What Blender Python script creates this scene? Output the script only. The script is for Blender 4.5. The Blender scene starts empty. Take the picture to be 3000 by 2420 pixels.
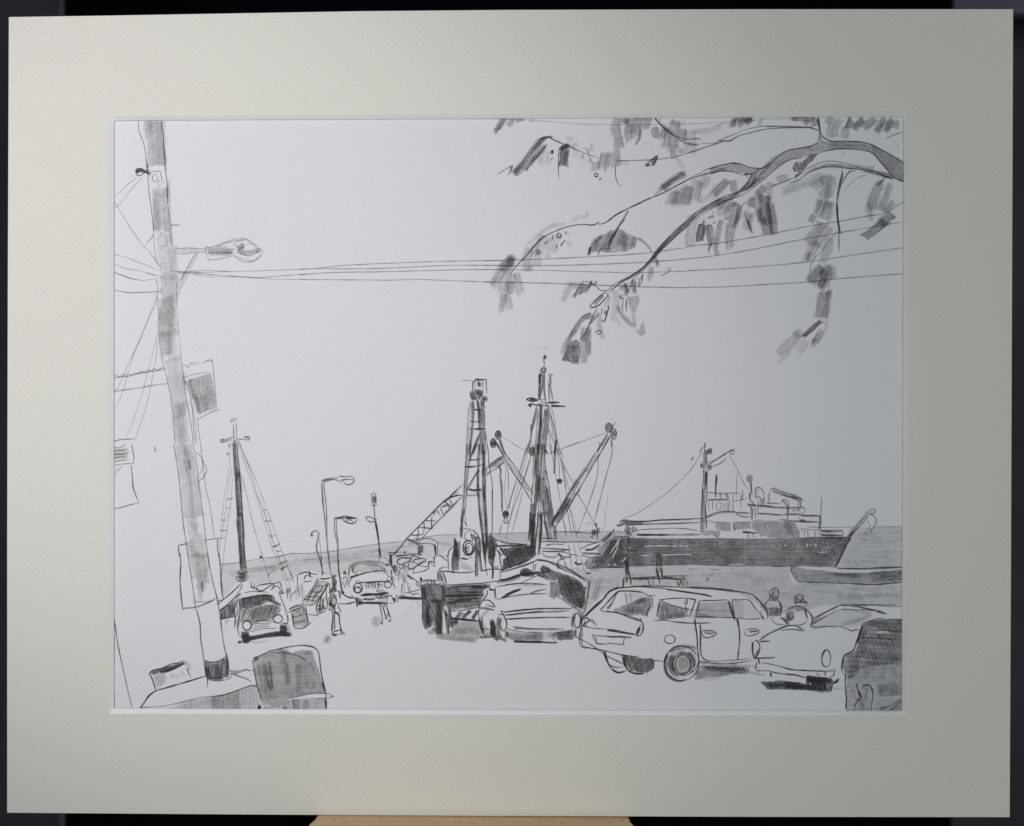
# tuning
MATCOL = (.685, .668, .63); PAPCOL = (.70, .69, .725)
WSCALE = .86; DSCALE = .98; DB = 1.0; DF = 1.0
WOOD0 = (.66, .42, .235); WOOD1 = (.85, .60, .37); WALLCOL = (.05, .047, .064); WORLD = .06
def LIGHTS():
    spot('key_spot', (-.50, .50, .80), (-.175, .262, 0), 41, 19.5, (1, .95, .95))  # unseen key spot from upper left, cone narrowed to shape the bright left side
    area('fill_light', (.14, .24, 1.2), (.07, .2, 0), .8, 7.2, (.935, 1, .955))  # broad greenish fill, added to raise the overall level and the right side
import bpy, math, random
from mathutils import Vector, Matrix, Euler
from mathutils.geometry import tessellate_polygon
random.seed(7)
sc = bpy.context.scene
C = sc.collection

# ------------------------------------------------------------------ materials
def new_mat(name):
    m = bpy.data.materials.new(name); m.use_nodes = True
    nt = m.node_tree; b = nt.nodes['Principled BSDF']
    return m, nt, b
def N(nt, t, **kw):
    n = nt.nodes.new(t)
    for k, v in kw.items(): setattr(n, k, v)
    return n
def noise(nt, scale, detail=3, rough=.6, coord='Object', vec_scale=None):
    tc = N(nt, 'ShaderNodeTexCoord'); n = N(nt, 'ShaderNodeTexNoise')
    n.inputs['Scale'].default_value = scale; n.inputs['Detail'].default_value = detail; n.inputs['Roughness'].default_value = rough
    src = tc.outputs[coord]
    if vec_scale:
        mp = N(nt, 'ShaderNodeMapping'); mp.inputs['Scale'].default_value = vec_scale
        nt.links.new(src, mp.inputs['Vector']); src = mp.outputs['Vector']
    nt.links.new(src, n.inputs['Vector'])
    return n.outputs['Fac']
def M_(nt, op, a, b=None, c=None, clamp=False):
    n = N(nt, 'ShaderNodeMath', operation=op, use_clamp=clamp)
    for i, v in enumerate((a, b, c)):
        if v is None: continue
        if isinstance(v, (int, float)): n.inputs[i].default_value = v
        else: nt.links.new(v, n.inputs[i])
    return n.outputs[0]
def ramp2(nt, fac, c0, c1, p0=0., p1=1.):
    r = N(nt, 'ShaderNodeValToRGB'); e = r.color_ramp.elements
    e[0].position = p0; e[0].color = (*c0, 1); e[1].position = p1; e[1].color = (*c1, 1)
    nt.links.new(fac, r.inputs[0]); return r.outputs[0]
def bump(nt, b, h, strength, dist):
    bp = N(nt, 'ShaderNodeBump'); bp.inputs['Strength'].default_value = strength; bp.inputs['Distance'].default_value = dist
    nt.links.new(h, bp.inputs['Height']); nt.links.new(bp.outputs[0], b.inputs['Normal'])

def paper_mat(name, col, var, scale, bstr, rough=.9):
    m, nt, b = new_mat(name)
    f = noise(nt, scale, 4, .7); g = noise(nt, 26, 3, .6)
    mixf = M_(nt, 'MULTIPLY_ADD', g, .06, M_(nt, 'MULTIPLY', f, .94))
    c = ramp2(nt, mixf, tuple(x*(1-var) for x in col), tuple(min(1, x*(1+var)) for x in col), .3, .7)
    nt.links.new(c, b.inputs['Base Color']); b.inputs['Roughness'].default_value = rough
    b.inputs['Specular IOR Level'].default_value = .25
    bump(nt, b, f, bstr, .0002)
    return m
MAT_BOARD = paper_mat('ivory_mat_board', MATCOL, .075, 1050, .25)
BEVEL = paper_mat('white_mat_core', (.82, .82, .82), .02, 1200, .1)
PAPER = paper_mat('cartridge_paper', PAPCOL, .04, 1200, .22)
BACKB = paper_mat('grey_backing_board', (.3, .28, .25), .05, 900, .1)

def graphite_mat():
    m, nt, b = new_mat('graphite')
    at = N(nt, 'ShaderNodeAttribute', attribute_name='press')
    f1 = noise(nt, 3600, 2, .6); f2 = noise(nt, 900, 3, .65); f3 = noise(nt, 160, 2, .5)
    g = M_(nt, 'ADD', M_(nt, 'MULTIPLY', M_(nt, 'SUBTRACT', f1, .5), 1.5),
           M_(nt, 'ADD', M_(nt, 'MULTIPLY', M_(nt, 'SUBTRACT', f2, .5), 1.1), M_(nt, 'MULTIPLY', M_(nt, 'SUBTRACT', f3, .5), .8)))
    p = at.outputs['Fac']
    # grain is strongest at middle pressure: g * 4p(1-p)
    k = M_(nt, 'MULTIPLY', M_(nt, 'MULTIPLY', p, M_(nt, 'SUBTRACT', 1., p)), 1.55)
    a = M_(nt, 'ADD', p, M_(nt, 'MULTIPLY', g, k), clamp=True)
    nt.links.new(a, b.inputs['Alpha'])
    b.inputs['Base Color'].default_value = (.026, .026, .031, 1)
    b.inputs['Roughness'].default_value = .55; b.inputs['Specular IOR Level'].default_value = .35
    m.use_transparent_shadow = True
    return m
GRAPH = graphite_mat()
BLANK = paper_mat('erased_paper', tuple(x*.97 for x in PAPCOL), .03, 1500, .2)

# ------------------------------------------------------------------ camera geometry (picture frame: x right, y up, z to viewer)
HW, HH = .254, .4064
FPX = 3000*32/36
RV = (-0.001841, 0.013814, 0.000185); CP = Vector((0.009466, 0.20473, 0.460933))
RL = Euler(RV, 'XYZ').to_matrix()
def at(px, py, z):
    """photo pixel -> point on the plane z of the picture"""
    d = RL @ Vector(((px-1500)/FPX, -(py-1210)/FPX, -1))
    t = (z-CP.z)/d.z
    return CP + d*t
root = bpy.data.objects.new('matted_drawing', None); C.objects.link(root)
LEAN = math.radians(80)
ROOTM = Matrix.Translation((0, 0, .95)) @ Matrix.Rotation(LEAN, 4, 'X')
root.matrix_world = ROOTM
root['label'] = 'pencil drawing of a harbour in an ivory window mat standing on an easel'
root['category'] = 'drawing'

def mesh_obj(name, verts, faces, mat, parent, label=None, smooth=False):
    me = bpy.data.meshes.new(name); me.from_pydata([tuple(v) for v in verts], [], faces)
    me.materials.append(mat); me.update()
    if smooth:
        for p in me.polygons: p.use_smooth = True
    o = bpy.data.objects.new(name, me); C.objects.link(o)
    if parent: o.parent = parent
    if label: o['label'] = label
    return o

# window mat: outer outline and opening read off the photograph
OUT = [(26,50),(360,45),(700,39),(1050,33),(1500,29),(2200,27),(2968,27),(2965,800),(2962,1600),(2958,2394),(2200,2393),(1400,2390),(700,2386),(21,2381),(21,1600),(23,800)]
OPEN = [(318,341),(2661,329),(2655,2097),(319,2091)]
INN = [(334,353),(2648,341),(2642,2084),(334,2076)]
ZP = -.0021            # face of the drawing sheet
ZI = -.0017            # back of the mat board (inner arris of the bevel)
ov = [at(x, y, 0) for x, y in OUT]
op = [at(x, y, 0) for x, y in OPEN]
iv = [at(x, y, ZI) for x, y in INN]
def with_hole(outer, inner, z=None):
    vs = [Vector((v.x, v.y, 0)) for v in outer]; hs = [Vector((v.x, v.y, 0)) for v in inner]
    tris = tessellate_polygon([vs, hs]); pts = list(outer)+list(inner)
    return pts, [tuple(t) for t in tris]
pts, tr = with_hole(ov, op)
no = len(ov); n = len(pts)
bk = [Vector((v.x, v.y, ZI)) for v in pts]
def ccw(t, P):
    a, b, c = (P[i] for i in t)
    return t if (b-a).cross(c-a).z > 0 else t[::-1]
faces = [ccw(t, pts) for t in tr]
verts = pts + bk[:no]
for i in range(no):
    j = (i+1) % no
    faces.append((i, j, n+j, n+i))
mat_o = mesh_obj('window_mat', verts, faces, MAT_BOARD, root, 'ivory mat board with bevelled window')
bev = []
for k in range(4):
    bev += [op[k], iv[k]]
bf = []
for k in range(4):
    a, b_ = 2*k, 2*((k+1) % 4)
    bf.append((a, a+1, b_+1, b_))
mesh_obj('bevel', bev, bf, BEVEL, mat_o, 'white core bevel around the window')
def slab(name, x0, y0, x1, y1, z0, z1, mat, parent, label=None):
    v = [(x0,y0,z0),(x1,y0,z0),(x1,y1,z0),(x0,y1,z0),(x0,y0,z1),(x1,y0,z1),(x1,y1,z1),(x0,y1,z1)]
    f = [(3,2,1,0),(4,5,6,7),(0,1,5,4),(1,2,6,5),(2,3,7,6),(3,0,4,7)]
    return mesh_obj(name, v, f, mat, parent, label)
sheet = slab('drawing_sheet', -.222, .035, .222, .372, ZP-.0003, ZP, PAPER, root, 'white cartridge paper carrying a pencil harbour scene')
slab('backing_board', -.2525, .0012, .2525, .405, -.0048, -.0026, BACKB, root)

# ------------------------------------------------------------------ pencil marks
TF = [1.]; ORD = [0]; ZSTEP = 5e-7; NL = 300
figs = {}; cur = [None]
MERGE = {'drawn_utility_pole', 'drawn_low_car', 'drawn_estate_car', 'drawn_kerb'}
class Fig:
    def __init__(s, name, label):
        s.name, s.label = name, label; s.v = []; s.f = []; s.p = []; s.wv = []; s.wf = []
order = []
def G(name, label=''):
    key = name if name in MERGE else name+'|'+label
    if key not in figs:
        figs[key] = Fig(name, label); order.append(key)
    cur[0] = figs[key]
def GW(word):
    for k in order:
        if figs[k].name == 'drawn_overhead_wire' and word in figs[k].label: cur[0] = figs[k]
TT = [0, 0, 1.]
def T(x, y, s): TT[:] = [x, y, s]
def rd(s):
    return [(TT[0]+float(a)/TT[2], TT[1]+float(b)/TT[2]) for a, b in (q.split(',') for q in s.split())]
def spline(P, step=7.):
    if len(P) < 2: return P
    out = []
    for i in range(len(P)-1):
        p0 = P[max(i-1, 0)]; p1 = P[i]; p2 = P[i+1]; p3 = P[min(i+2, len(P)-1)]
        L_ = math.dist(p1, p2); k = max(1, int(L_/step)+1)
        # keep sharp corners sharp
        def tan(a, b, c):
            u = (b[0]-a[0], b[1]-a[1]); v = (c[0]-b[0], c[1]-b[1])
            lu = math.hypot(*u); lv = math.hypot(*v)
            if lu < 1e-6 or lv < 1e-6: return None
            cs = (u[0]*v[0]+u[1]*v[1])/lu/lv
            if cs < .35: return None
            w = min(lu, lv)
            d = ((u[0]/lu+v[0]/lv)/2, (u[1]/lu+v[1]/lv)/2)
            return d
        t1 = tan(p0, p1, p2) if i > 0 else None
        t2 = tan(p1, p2, p3) if i < len(P)-2 else None
        ch = ((p2[0]-p1[0]), (p2[1]-p1[1]))
        m1 = (t1[0]*L_, t1[1]*L_) if t1 else ch
        m2 = (t2[0]*L_, t2[1]*L_) if t2 else ch
        for j in range(k):
            t = j/k; t_2 = t*t; t_3 = t_2*t
            h1 = 2*t_3-3*t_2+1; h2 = t_3-2*t_2+t; h3 = -2*t_3+3*t_2; h4 = t_3-t_2
            out.append((h1*p1[0]+h2*m1[0]+h3*p2[0]+h4*m2[0], h1*p1[1]+h2*m1[1]+h3*p2[1]+h4*m2[1]))
    out.append(P[-1]); return out
XMAX, YMIN, YMAX = 2660., 325., 2100.
def press(d): return 1-math.sqrt(max(0., 1-min(.992, d)))
def tone(d): return min(.985, d*(.78+.46*d)*TF[0])
def line(d): return min(.99, d**.85*1.12)
def ribbon(P, w, d, prof, taper, wob, white=False, step=7.):
    F_ = cur[0]
    P = spline(P, step)
    if len(P) == 1: P = [P[0], (P[0][0]+.6, P[0][1])]
    n = len(P)
    ORD[0] += 1
    z = ZP + 1e-5 + (ORD[0] % NL)*ZSTEP + (2.2e-4 if white else 0)
    V, Fc = (F_.wv, F_.wf) if white else (F_.v, F_.f)
    base = len(V)
    skew = (random.uniform(-.7, .7), random.uniform(-.7, .7))
    ph = random.random()*6; fr = random.uniform(.05, .13)
    s = 0
    for i, p in enumerate(P):
        a = P[max(i-1, 0)]; b = P[min(i+1, n-1)]
        dx, dy = b[0]-a[0], b[1]-a[1]; L_ = math.hypot(dx, dy) or 1
        nx, ny = -dy/L_, dx/L_
        if i: s += math.dist(P[i-1], p)
        t = i/(n-1)
        tw = 1.
        if taper: tw = min(1, .8+s*.05) * min(1, .72+(1-t)*n*.09)
        ww = w*tw*(1+.13*math.sin(s*fr+ph)+random.uniform(-.07, .07))
        dd = d*(1+.10*math.sin(s*fr*.7+ph*2)+random.uniform(-.05, .05))
        if taper: dd *= min(1, .9+s*.02)*min(1, .75+(1-t)*n*.08)
        elif n > 2: dd *= (.25 if i in (0, n-1) else 1)
        j = random.uniform(-wob, wob); cx, cy = p[0]+nx*j, p[1]+ny*j
        sk = 0
        if w > 11 and not taper and i in (0, n-1): sk = skew[0 if i == 0 else 1]
        for off, q in prof:
            e = off*ww*sk+(random.uniform(-.09, .09)*ww if sk else 0)
            v = at(cx+nx*ww*off+dx/L_*e, cy+ny*ww*off+dy/L_*e, z)
            V.append(v)
            if not white: F_.p.append(press(dd*q))
    m = len(prof)
    for i in range(n-1):
        for k in range(m-1):
            a = base+i*m+k
            Fc.append((a, a+1, a+m+1, a+m))
PL = ((-.5, 0.), (-.24, 1.), (.24, 1.), (.5, 0.))
PB = ((-.5, 0.), (-.36, .85), (-.1, 1.), (.15, .92), (.38, .9), (.5, 0.))
WS, DS = WSCALE, DSCALE
BWF = [1.25]; BSTK = [1.]
def L(w, d, *strs):
    for s in strs:
        ribbon(rd(s), w*WS*random.uniform(.82, 1.16), min(.985, line(d)*DS*random.uniform(.84, 1.05)), PL, True, .22)
def FE(d, cx, cy, rx, ry):
    F(d, ' '.join('%.1f,%.1f' % (cx+math.cos(i/14*6.283)*rx, cy+math.sin(i/14*6.283)*ry) for i in range(14)))
def W(w, *strs):
    for s in strs: ribbon(rd(s), w*.62, 1, ((-.5, 1), (.5, 1)), True, .4, True)
def B(w, d, *strs):
    for s in strs:
        P = rd(s)
        len_ = sum(math.dist(P[i], P[i+1]) for i in range(len(P)-1))
        if len_ < w*1.6:       # a pressed dot or dab
            ribbon(P, w*1.15, min(.99, d*1.15), ((-.5, .3), (-.3, 1), (.3, 1), (.5, .3)), True, .3, step=2.); continue
        if w <= 9: ribbon(P, w*1.12, tone(d)*DB*1.1, PL, True, .3); continue
        if BWF[0] > 1.4 and len(P) > 1:
            for i, j in ((0, 1), (-1, -2)):
                l_ = math.dist(P[i], P[j]) or 1; e = w*.16/l_
                P[i] = (P[i][0]+(P[i][0]-P[j][0])*e, P[i][1]+(P[i][1]-P[j][1])*e)
        w *= BWF[0]
        ribbon(P, w, tone(d)*DB*.85, PB, False, .6)
        k = 3 if w < 16 else 6
        n = len(P)
        for j in range(k):      # streaks of the pencil side inside the band
            o_ = random.uniform(-.36, .36)*w; Q = []
            for i, p in enumerate(P):
                a = P[max(i-1, 0)]; b = P[min(i+1, n-1)]
                dx, dy = b[0]-a[0], b[1]-a[1]; l_ = math.hypot(dx, dy) or 1
                Q.append((p[0]-dy/l_*o_, p[1]+dx/l_*o_))
            e0, e1 = random.uniform(-.06, .12), random.uniform(-.06, .12)
            if n > 1:
                Q[0] = (Q[0][0]+(Q[1][0]-Q[0][0])*e0, Q[0][1]+(Q[1][1]-Q[0][1])*e0)
                Q[-1] = (Q[-1][0]+(Q[-2][0]-Q[-1][0])*e1, Q[-1][1]+(Q[-2][1]-Q[-1][1])*e1)
            ribbon(Q, random.uniform(.08, .3)*w, tone(d)*DB*BSTK[0]*random.uniform(.15, .6), PL, True, .5)
def DAB(d, n, poly):
    """loose dabs of tone inside a polygon"""
    P = rd(poly); xs = [p[0] for p in P]; ys = [p[1] for p in P]
    def ins(x, y):
        c = False
        for i in range(len(P)):
            a, b = P[i], P[(i+1) % len(P)]
            if (a[1] > y) != (b[1] > y) and x < (b[0]-a[0])*(y-a[1])/(b[1]-a[1])+a[0]: c = not c
        return c
    k = 0
    for _ in range(n*12):
        if k >= n: break
        x, y = random.uniform(min(xs), max(xs)), random.uniform(min(ys), max(ys)); l_ = random.uniform(8, 45)
        if ins(x-l_, y) and ins(x+l_, y):
            k += 1
            ribbon([(x-l_, y+random.uniform(-2, 2)), (x, y), (x+l_, y+random.uniform(-2, 2))], random.uniform(5, 16), d*random.uniform(.4, 1.3), PB, False, .6, step=12.)
def E(w, d, cx, cy, rx, ry):
    a0 = random.random()*6.28
    pts_ = []
    for i in range(25):
        a = a0+i/24*6.5
        pts_.append((TT[0]+(cx+math.cos(a)*rx)/TT[2], TT[1]+(cy+math.sin(a)*ry)/TT[2]))
    ribbon(pts_, w*WS, line(d)*DS, PL, True, .2)
def inside_segs(P, ang, gap):
    ca, sa = math.cos(ang), math.sin(ang)
    Q = [(x*ca+y*sa, -x*sa+y*ca) for x, y in P]     # rotate by -ang
    y0 = min(q[1] for q in Q); y1 = max(q[1] for q in Q)
    y = y0+gap*.5; out = []
    while y < y1:
        yy = y+random.uniform(-.25, .25)*gap
        xs = []
        for i in range(len(Q)):
            a, b = Q[i], Q[(i+1) % len(Q)]
            if (a[1] <= yy) != (b[1] <= yy):
                xs.append(a[0]+(yy-a[1])/(b[1]-a[1])*(b[0]-a[0]))
        xs.sort()
        for k in range(0, len(xs)-1, 2):
            u, v = xs[k]+random.uniform(-1, 2), xs[k+1]+random.uniform(-2, 1)
            if v-u > 2:
                ty = random.uniform(-.3, .3)*gap
                mid = (u+v)/2
                seg = [(u, yy), (mid, yy+random.uniform(-.15, .15)*gap), (v, yy+ty)]
                out.append([(x*ca-y_*sa, x*sa+y_*ca) for x, y_ in seg])
        y += gap
    return out
def H(d, ang, gap, w, poly):
    P = rd(poly); g = gap/TT[2] if TT[2] > 1 else gap
    for s in inside_segs(P, math.radians(ang), max(g, 2.2)):
        ribbon(s, w*WS, line(d)*DS, PL, True, .3, step=14.)
def F(d, poly):
    F_ = cur[0]; P = rd(poly)
    Q = []
    for i in range(len(P)):
        a, b = P[i], P[(i+1) % len(P)]; L_ = math.dist(a, b); k = max(1, int(L_/6))
        for j in range(k):
            t = j/k; jx = random.uniform(-1.3, 1.3) if j else random.uniform(-.4, .4)
            Q.append((a[0]+(b[0]-a[0])*t+jx, a[1]+(b[1]-a[1])*t+random.uniform(-1.3, 1.3)))
    ORD[0] += 1
    z = ZP + 1e-5 + (ORD[0] % NL)*ZSTEP
    # fill sits a little inside, a soft feathered rim runs round it
    vs = [at(x, y, z) for x, y in Q]
    base = len(F_.v)
    F_.v += vs; F_.p += [press(tone(d)*DF*(.95 if d < .5 else .74)*random.uniform(.9, 1.1)) for _ in Q]
    for t in tessellate_polygon([[Vector((v.x, v.y, 0)) for v in vs]]):
        t = ccw(tuple(t), vs)
        F_.f.append(tuple(base+i for i in t))
    # side-of-pencil streaks over the tone
    area = abs(sum(P[i][0]*P[(i+1) % len(P)][1]-P[(i+1) % len(P)][0]*P[i][1] for i in range(len(P))))/2
    g = 7 if area < 20000 else 11
    ang = math.radians(random.choice((78, 100, 65)) if area < 9000 else random.choice((4, -3, 84)))
    if d < .25: return
    if d > .5:
        for s in inside_segs(P, ang, 5.2):
            if random.random() < .93: ribbon(s, random.uniform(3, 6.5), min(.97, tone(d)*random.uniform(.35, .95)), PL, True, .5, step=12.)
        return
    for s in inside_segs(P, ang, g):
        ribbon(s, random.uniform(5, 11), tone(d)*.28*random.uniform(.3, 1.), PB, False, .5, step=16.)
BSTK[0] = .3; BWF[0] = 1.32
# ---- left side: pole, wires, building ----
G('drawn_utility_pole', 'tall leaning utility pole drawn with grey side-of-pencil shading and a black band at its foot')
T(300,320,3.472)
L(4.5,.72,"365,118 375,230 410,320 432,400 445,520 458,620 465,700 470,800 480,880 492,980 505,1080 518,1200 522,1290",
 "600,118 605,200 620,260 622,360 635,500 642,620 655,720 660,850 665,950")
L(4,.45,"522,1290 530,1400 545,1540 575,1600","665,950 680,1080 690,1180 700,1330 712,1420")
B(46,.42,"520,110 530,260 548,420 550,590"); B(26,.22,"590,110 600,300 605,580"); B(20,.3,"480,110 495,260")
B(22,.38,"550,800 560,900 555,1040 565,1240"); B(17,.38,"640,790 640,930 645,1080 650,1260"); B(14,.2,"530,820 532,900 545,1100 555,1240")
B(10,.3,"672,720 678,900 690,1180 705,1380"); B(38,.14,"605,780 615,1240")
B(40,.2,"625,1250 640,1500 670,1740"); B(22,.24,"700,1400 725,1560 740,1740")
L(4,.6,"500,635 585,628 605,700 630,755"); L(3.5,.5,"535,655 505,690 520,735 555,735 562,680 535,655","585,715 555,770 580,782 605,745 590,715")
L(3.5,.5,"575,1230 600,1275 565,1320 570,1388 655,1395 655,1340 630,1290 600,1275","595,1400 612,1430 608,1400")
L(3,.35,"640,1490 600,1530","600,1600 590,1570 630,1565 655,1590","585,1620 640,1610 650,1680")
T(300,800,3.472)
L(4,.34,"545,60 560,150 560,280 575,450 575,620 590,780 620,920 640,1000","752,60 755,230 765,480 785,700 805,900")
L(4,.52,"640,1000 665,1120 690,1230 712,1380 730,1560 737,1740","805,900 825,1060 845,1230 870,1370 900,1530 925,1740")
B(42,.33,"680,0 690,200 665,420 655,560"); B(40,.38,"640,240 655,420 665,640"); B(32,.4,"655,600 650,700 655,850"); B(26,.2,"720,560 700,760 720,900")
B(38,.3,"715,860 740,1050 765,1250 790,1480"); B(30,.3,"790,1300 805,1520 830,1740"); B(30,.2,"760,1450 790,1740"); B(12,.2,"830,1000 835,1280")
L(3.5,.4,"580,100 590,40 640,60 650,110","610,130 600,190 560,195","680,60 730,70")
T(300,1300,5.2125)
L(4.2,.62,"1090,0 1120,200 1160,440 1185,680 1205,900 1225,1140 1250,1330 1290,1600 1312,1740")
L(4,.55,"1390,0 1440,300 1470,600 1510,900 1550,1200 1580,1500 1620,1740")
B(30,.3,"1200,0 1240,250 1290,560"); B(28,.33,"1300,0 1320,180 1350,450 1400,600"); B(8,.5,"1320,240 1345,400")
B(30,.26,"1270,560 1310,900 1330,1150"); B(30,.28,"1400,560 1430,900 1450,1130"); B(24,.2,"1350,1100 1380,1400"); B(20,.3,"1400,1180 1420,1350")
B(34,.26,"1400,1350 1430,1560 1450,1740"); B(22,.24,"1350,1450 1370,1740"); B(16,.16,"1530,1350 1560,1740")
T(300,1620,5.2125)
L(4.6,.7,"1300,0 1340,260 1385,560 1410,760 1420,870","1605,0 1640,230 1690,460 1750,690 1790,920 1820,1160 1860,1430 1895,1580 1930,1736")
L(5.5,.78,"1435,860 1490,1080 1500,1300 1530,1500 1550,1660")
B(26,.3,"1400,0 1430,200 1450,420"); B(26,.36,"1490,0 1500,200 1510,400 1520,560"); B(14,.36,"1560,0 1580,200 1600,480"); B(14,.3,"1480,420 1500,730"); B(9,.55,"1520,430 1530,600")
T(300,1780,5.2125)
F(.72,"1550,810 1640,840 1740,825 1830,790 1890,750 1925,900 1930,1060 1750,1100 1600,1085 1570,950")
B(14,.8,"1590,900 1620,1070"); B(12,.6,"1750,850 1760,1060"); B(10,.85,"1600,1070 1740,1090 1850,1080"); B(10,.6,"1890,790 1905,1030")
L(5,.85,"1540,800 1640,830 1740,825 1830,790 1895,745","1895,700 1925,880 1930,1040","1550,850 1580,1000 1605,1090 1600,1220","1800,1000 1830,1040 1870,1010")
L(4,.6,"1600,1095 1700,1120 1850,1110 1960,1070 1975,1020 1950,1010")
BSTK[0] = 1.; BWF[0] = 1.2
G('drawn_pole_bracket', 'small dark insulator bracket sketched on the left of the pole near its top')
T(300,320,3.472)
B(8,.85,"340,640 380,625 440,640 495,650"); L(5,.85,"335,640 350,610 390,605 440,625 490,620","335,650 360,675 400,665 430,645 470,660 500,680","455,560 458,640 470,690","345,625 370,640 350,660")
G('drawn_utility_pole')
T(300,320,3.472)
L(4.5,.7,"692,1180 740,1180 785,1178"); L(4,.6,"745,1172 790,1180"); L(4,.6,"520,1278 480,1330 445,1372")
G('drawn_street_lamp', 'large street lamp on a horizontal arm drawn near the top of the leaning pole')
T(300,320,3.472)
L(3.6,.42,"705,1385 740,1395 760,1412 880,1410 1040,1418","725,1470 860,1470 900,1455 1050,1458")
B(16,.2,"720,1435 880,1440 1050,1438")
L(4,.5,"1045,1400 1090,1405 1200,1370 1330,1325 1430,1315 1510,1345 1600,1420 1625,1440 1610,1490 1540,1545 1440,1552 1370,1520 1340,1480","1065,1490 1080,1535 1200,1520 1330,1490","1150,1400 1260,1360 1400,1330 1460,1320","1330,1490 1420,1520 1540,1540 1600,1480","1470,1360 1520,1370 1580,1430","1180,1395 1300,1390")
B(20,.42,"1060,1440 1180,1435 1340,1445"); B(16,.36,"1080,1470 1200,1460 1320,1460"); B(18,.42,"1440,1370 1400,1410 1420,1440"); B(12,.5,"1360,1450 1480,1455 1610,1430"); L(5,.6,"1400,1470 1500,1490 1600,1440","1060,1405 1045,1440 1070,1490")
L(4,.5,"1345,1360 1400,1340 1480,1330","1340,1370 1400,1430")
B(9,.3,"965,1460 930,1510 870,1620 810,1740"); L(3.5,.42,"950,1465 880,1580 790,1740","975,1470 920,1580 850,1740")
T(300,800,3.472)
L(3.5,.42,"825,0 790,70 755,130 748,180","870,0 825,100 780,190 750,270")
B(8,.26,"840,0 815,60 775,150")
G('drawn_overhead_wire', 'thin wires fanning out from the pole to the left edge of the drawing')
T(300,320,3.472)
L(3,.42,"355,690 230,790 100,920","405,690 290,820 200,940 90,1035","100,905 250,1150 370,1330 500,1480 590,1610")
L(3.4,.5,"100,1475 220,1500 350,1550 480,1600 580,1640","90,1565 240,1620 400,1650 490,1680 575,1700","90,1650 200,1690 300,1725 400,1740")
T(300,800,3.472)
L(3.4,.44,"100,-15 200,20 300,55 400,75 480,65 560,55","450,-5 540,20 590,30")
L(4,.62,"95,172 180,185 280,200 400,197 520,192 600,180"); L(3,.4,"520,240 545,200")
L(3,.44,"560,225 500,380 420,580 340,760 250,960 180,1120 100,1260","550,300 480,440 400,640 300,880 220,1160 160,1320 90,1430")
L(3,.38,"575,560 540,700 490,900 450,1050 400,1240 330,1450 240,1690","560,680 545,860 500,1100 460,1300 400,1500 330,1700")
G('drawn_overhead_wire', 'three long wires running from the pole across the sky to the right edge of the drawing')
T(300,320,3.472)
L(4,.46,"700,1640 850,1655 1000,1640 1300,1650 1700,1640 2100,1625"); L(3.5,.42,"760,1670 900,1655 1060,1660 1300,1650","780,1660 1000,1690 1150,1720"); B(7,.25,"720,1650 860,1660 1000,1665")
T(300,800,3.472)
L(3.6,.46,"860,-10 1060,10 1300,30 1600,45 1800,30 2083,10","1060,10 1160,35 1400,40 1700,60 2083,65")
G('drawn_building', 'pale harbour building with scalloped roof edge, hanging panel and window at the left edge')
T(300,800,3.472)
L(4.5,.66,"100,1075 160,1060 260,1050 400,1015 520,1000 635,980")
L(3.8,.55,"110,1060 140,1030 165,1055 190,1045","190,1045 210,1030 240,1040 265,1022 290,1040 315,1020 345,1025 370,1010 395,990 425,1015 445,995 475,985 500,1000 530,968 560,990 600,965 655,975")
L(4,.5,"815,950 840,935 870,960 905,905 920,930 970,905 990,925","1010,920 1070,890 1100,880 1115,920","1060,895 1115,880 1130,990 1140,1110 1165,1370")
L(4,.56,"100,1205 250,1185 420,1160 560,1135 665,1125")
L(3.6,.42,"820,1065 920,1035 1020,1015 1110,1010"); L(4.6,.6,"960,1475 990,1475 1060,1440 1130,1405 1195,1385","820,1080 850,1110 880,1170")
F(.3,"870,1085 1100,1020 1130,1110 1160,1380 1100,1390 1040,1420 980,1440 950,1380 920,1280 880,1150")
H(.3,80,14,4,"870,1080 1100,1020 1160,1370 1100,1385 1040,1420 970,1440 920,1280")
B(14,.35,"890,1080 900,1180 940,1290"); B(12,.35,"960,1260 980,1430"); B(14,.3,"1030,1230 1060,1400"); B(10,.2,"1060,1060 1090,1360")
L(3.6,.48,"840,1110 870,1180 905,1300 940,1520 958,1740","965,1480 975,1580 998,1740","885,1300 900,1330 930,1600 945,1740")
L(5,.7,"95,1722 160,1698 240,1690 325,1690")
T(300,1300,5.2125)
L(5,.66,"440,0 475,160 480,240 470,310","160,330 260,315 400,305 475,300"); L(5,.55,"360,0 300,50 160,55")
L(5.5,.6,"150,100 260,105 380,90","150,190 200,160 260,165 420,130","160,230 260,205 390,200","160,280 300,255 400,245")
B(12,.3,"160,130 390,100"); B(12,.34,"160,175 400,155"); B(12,.22,"160,215 390,205"); B(8,.2,"160,80 380,75")
L(3.4,.46,"235,340 200,430 160,525","300,335 220,440 160,540")
L(5,.68,"440,330 455,480 465,640 490,740 525,820 555,905"); L(4.2,.62,"160,990 240,985 330,960 430,930 555,905")
L(4.5,.6,"785,45 810,60 795,95 830,125","800,45 805,110")
L(4,.6,"1500,0 1520,200 1550,300 1590,400 1560,480 1520,540 1465,575"); L(4,.5,"1420,130 1500,190 1525,260 1525,380 1490,450 1450,490","1525,260 1560,520 1580,680 1630,900 1670,1120 1700,1380 1712,1450")
G('drawn_notice_board', 'blank board outlined behind the lower part of the leaning pole')
T(300,1300,5.2125)
L(5.2,.76,"1300,1525 1165,1550 1165,1620 1180,1736","1560,1475 1660,1460 1770,1445 1880,1440 1885,1420","1765,1440 1755,1540 1780,1736")
T(300,1620,5.2125)
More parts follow.
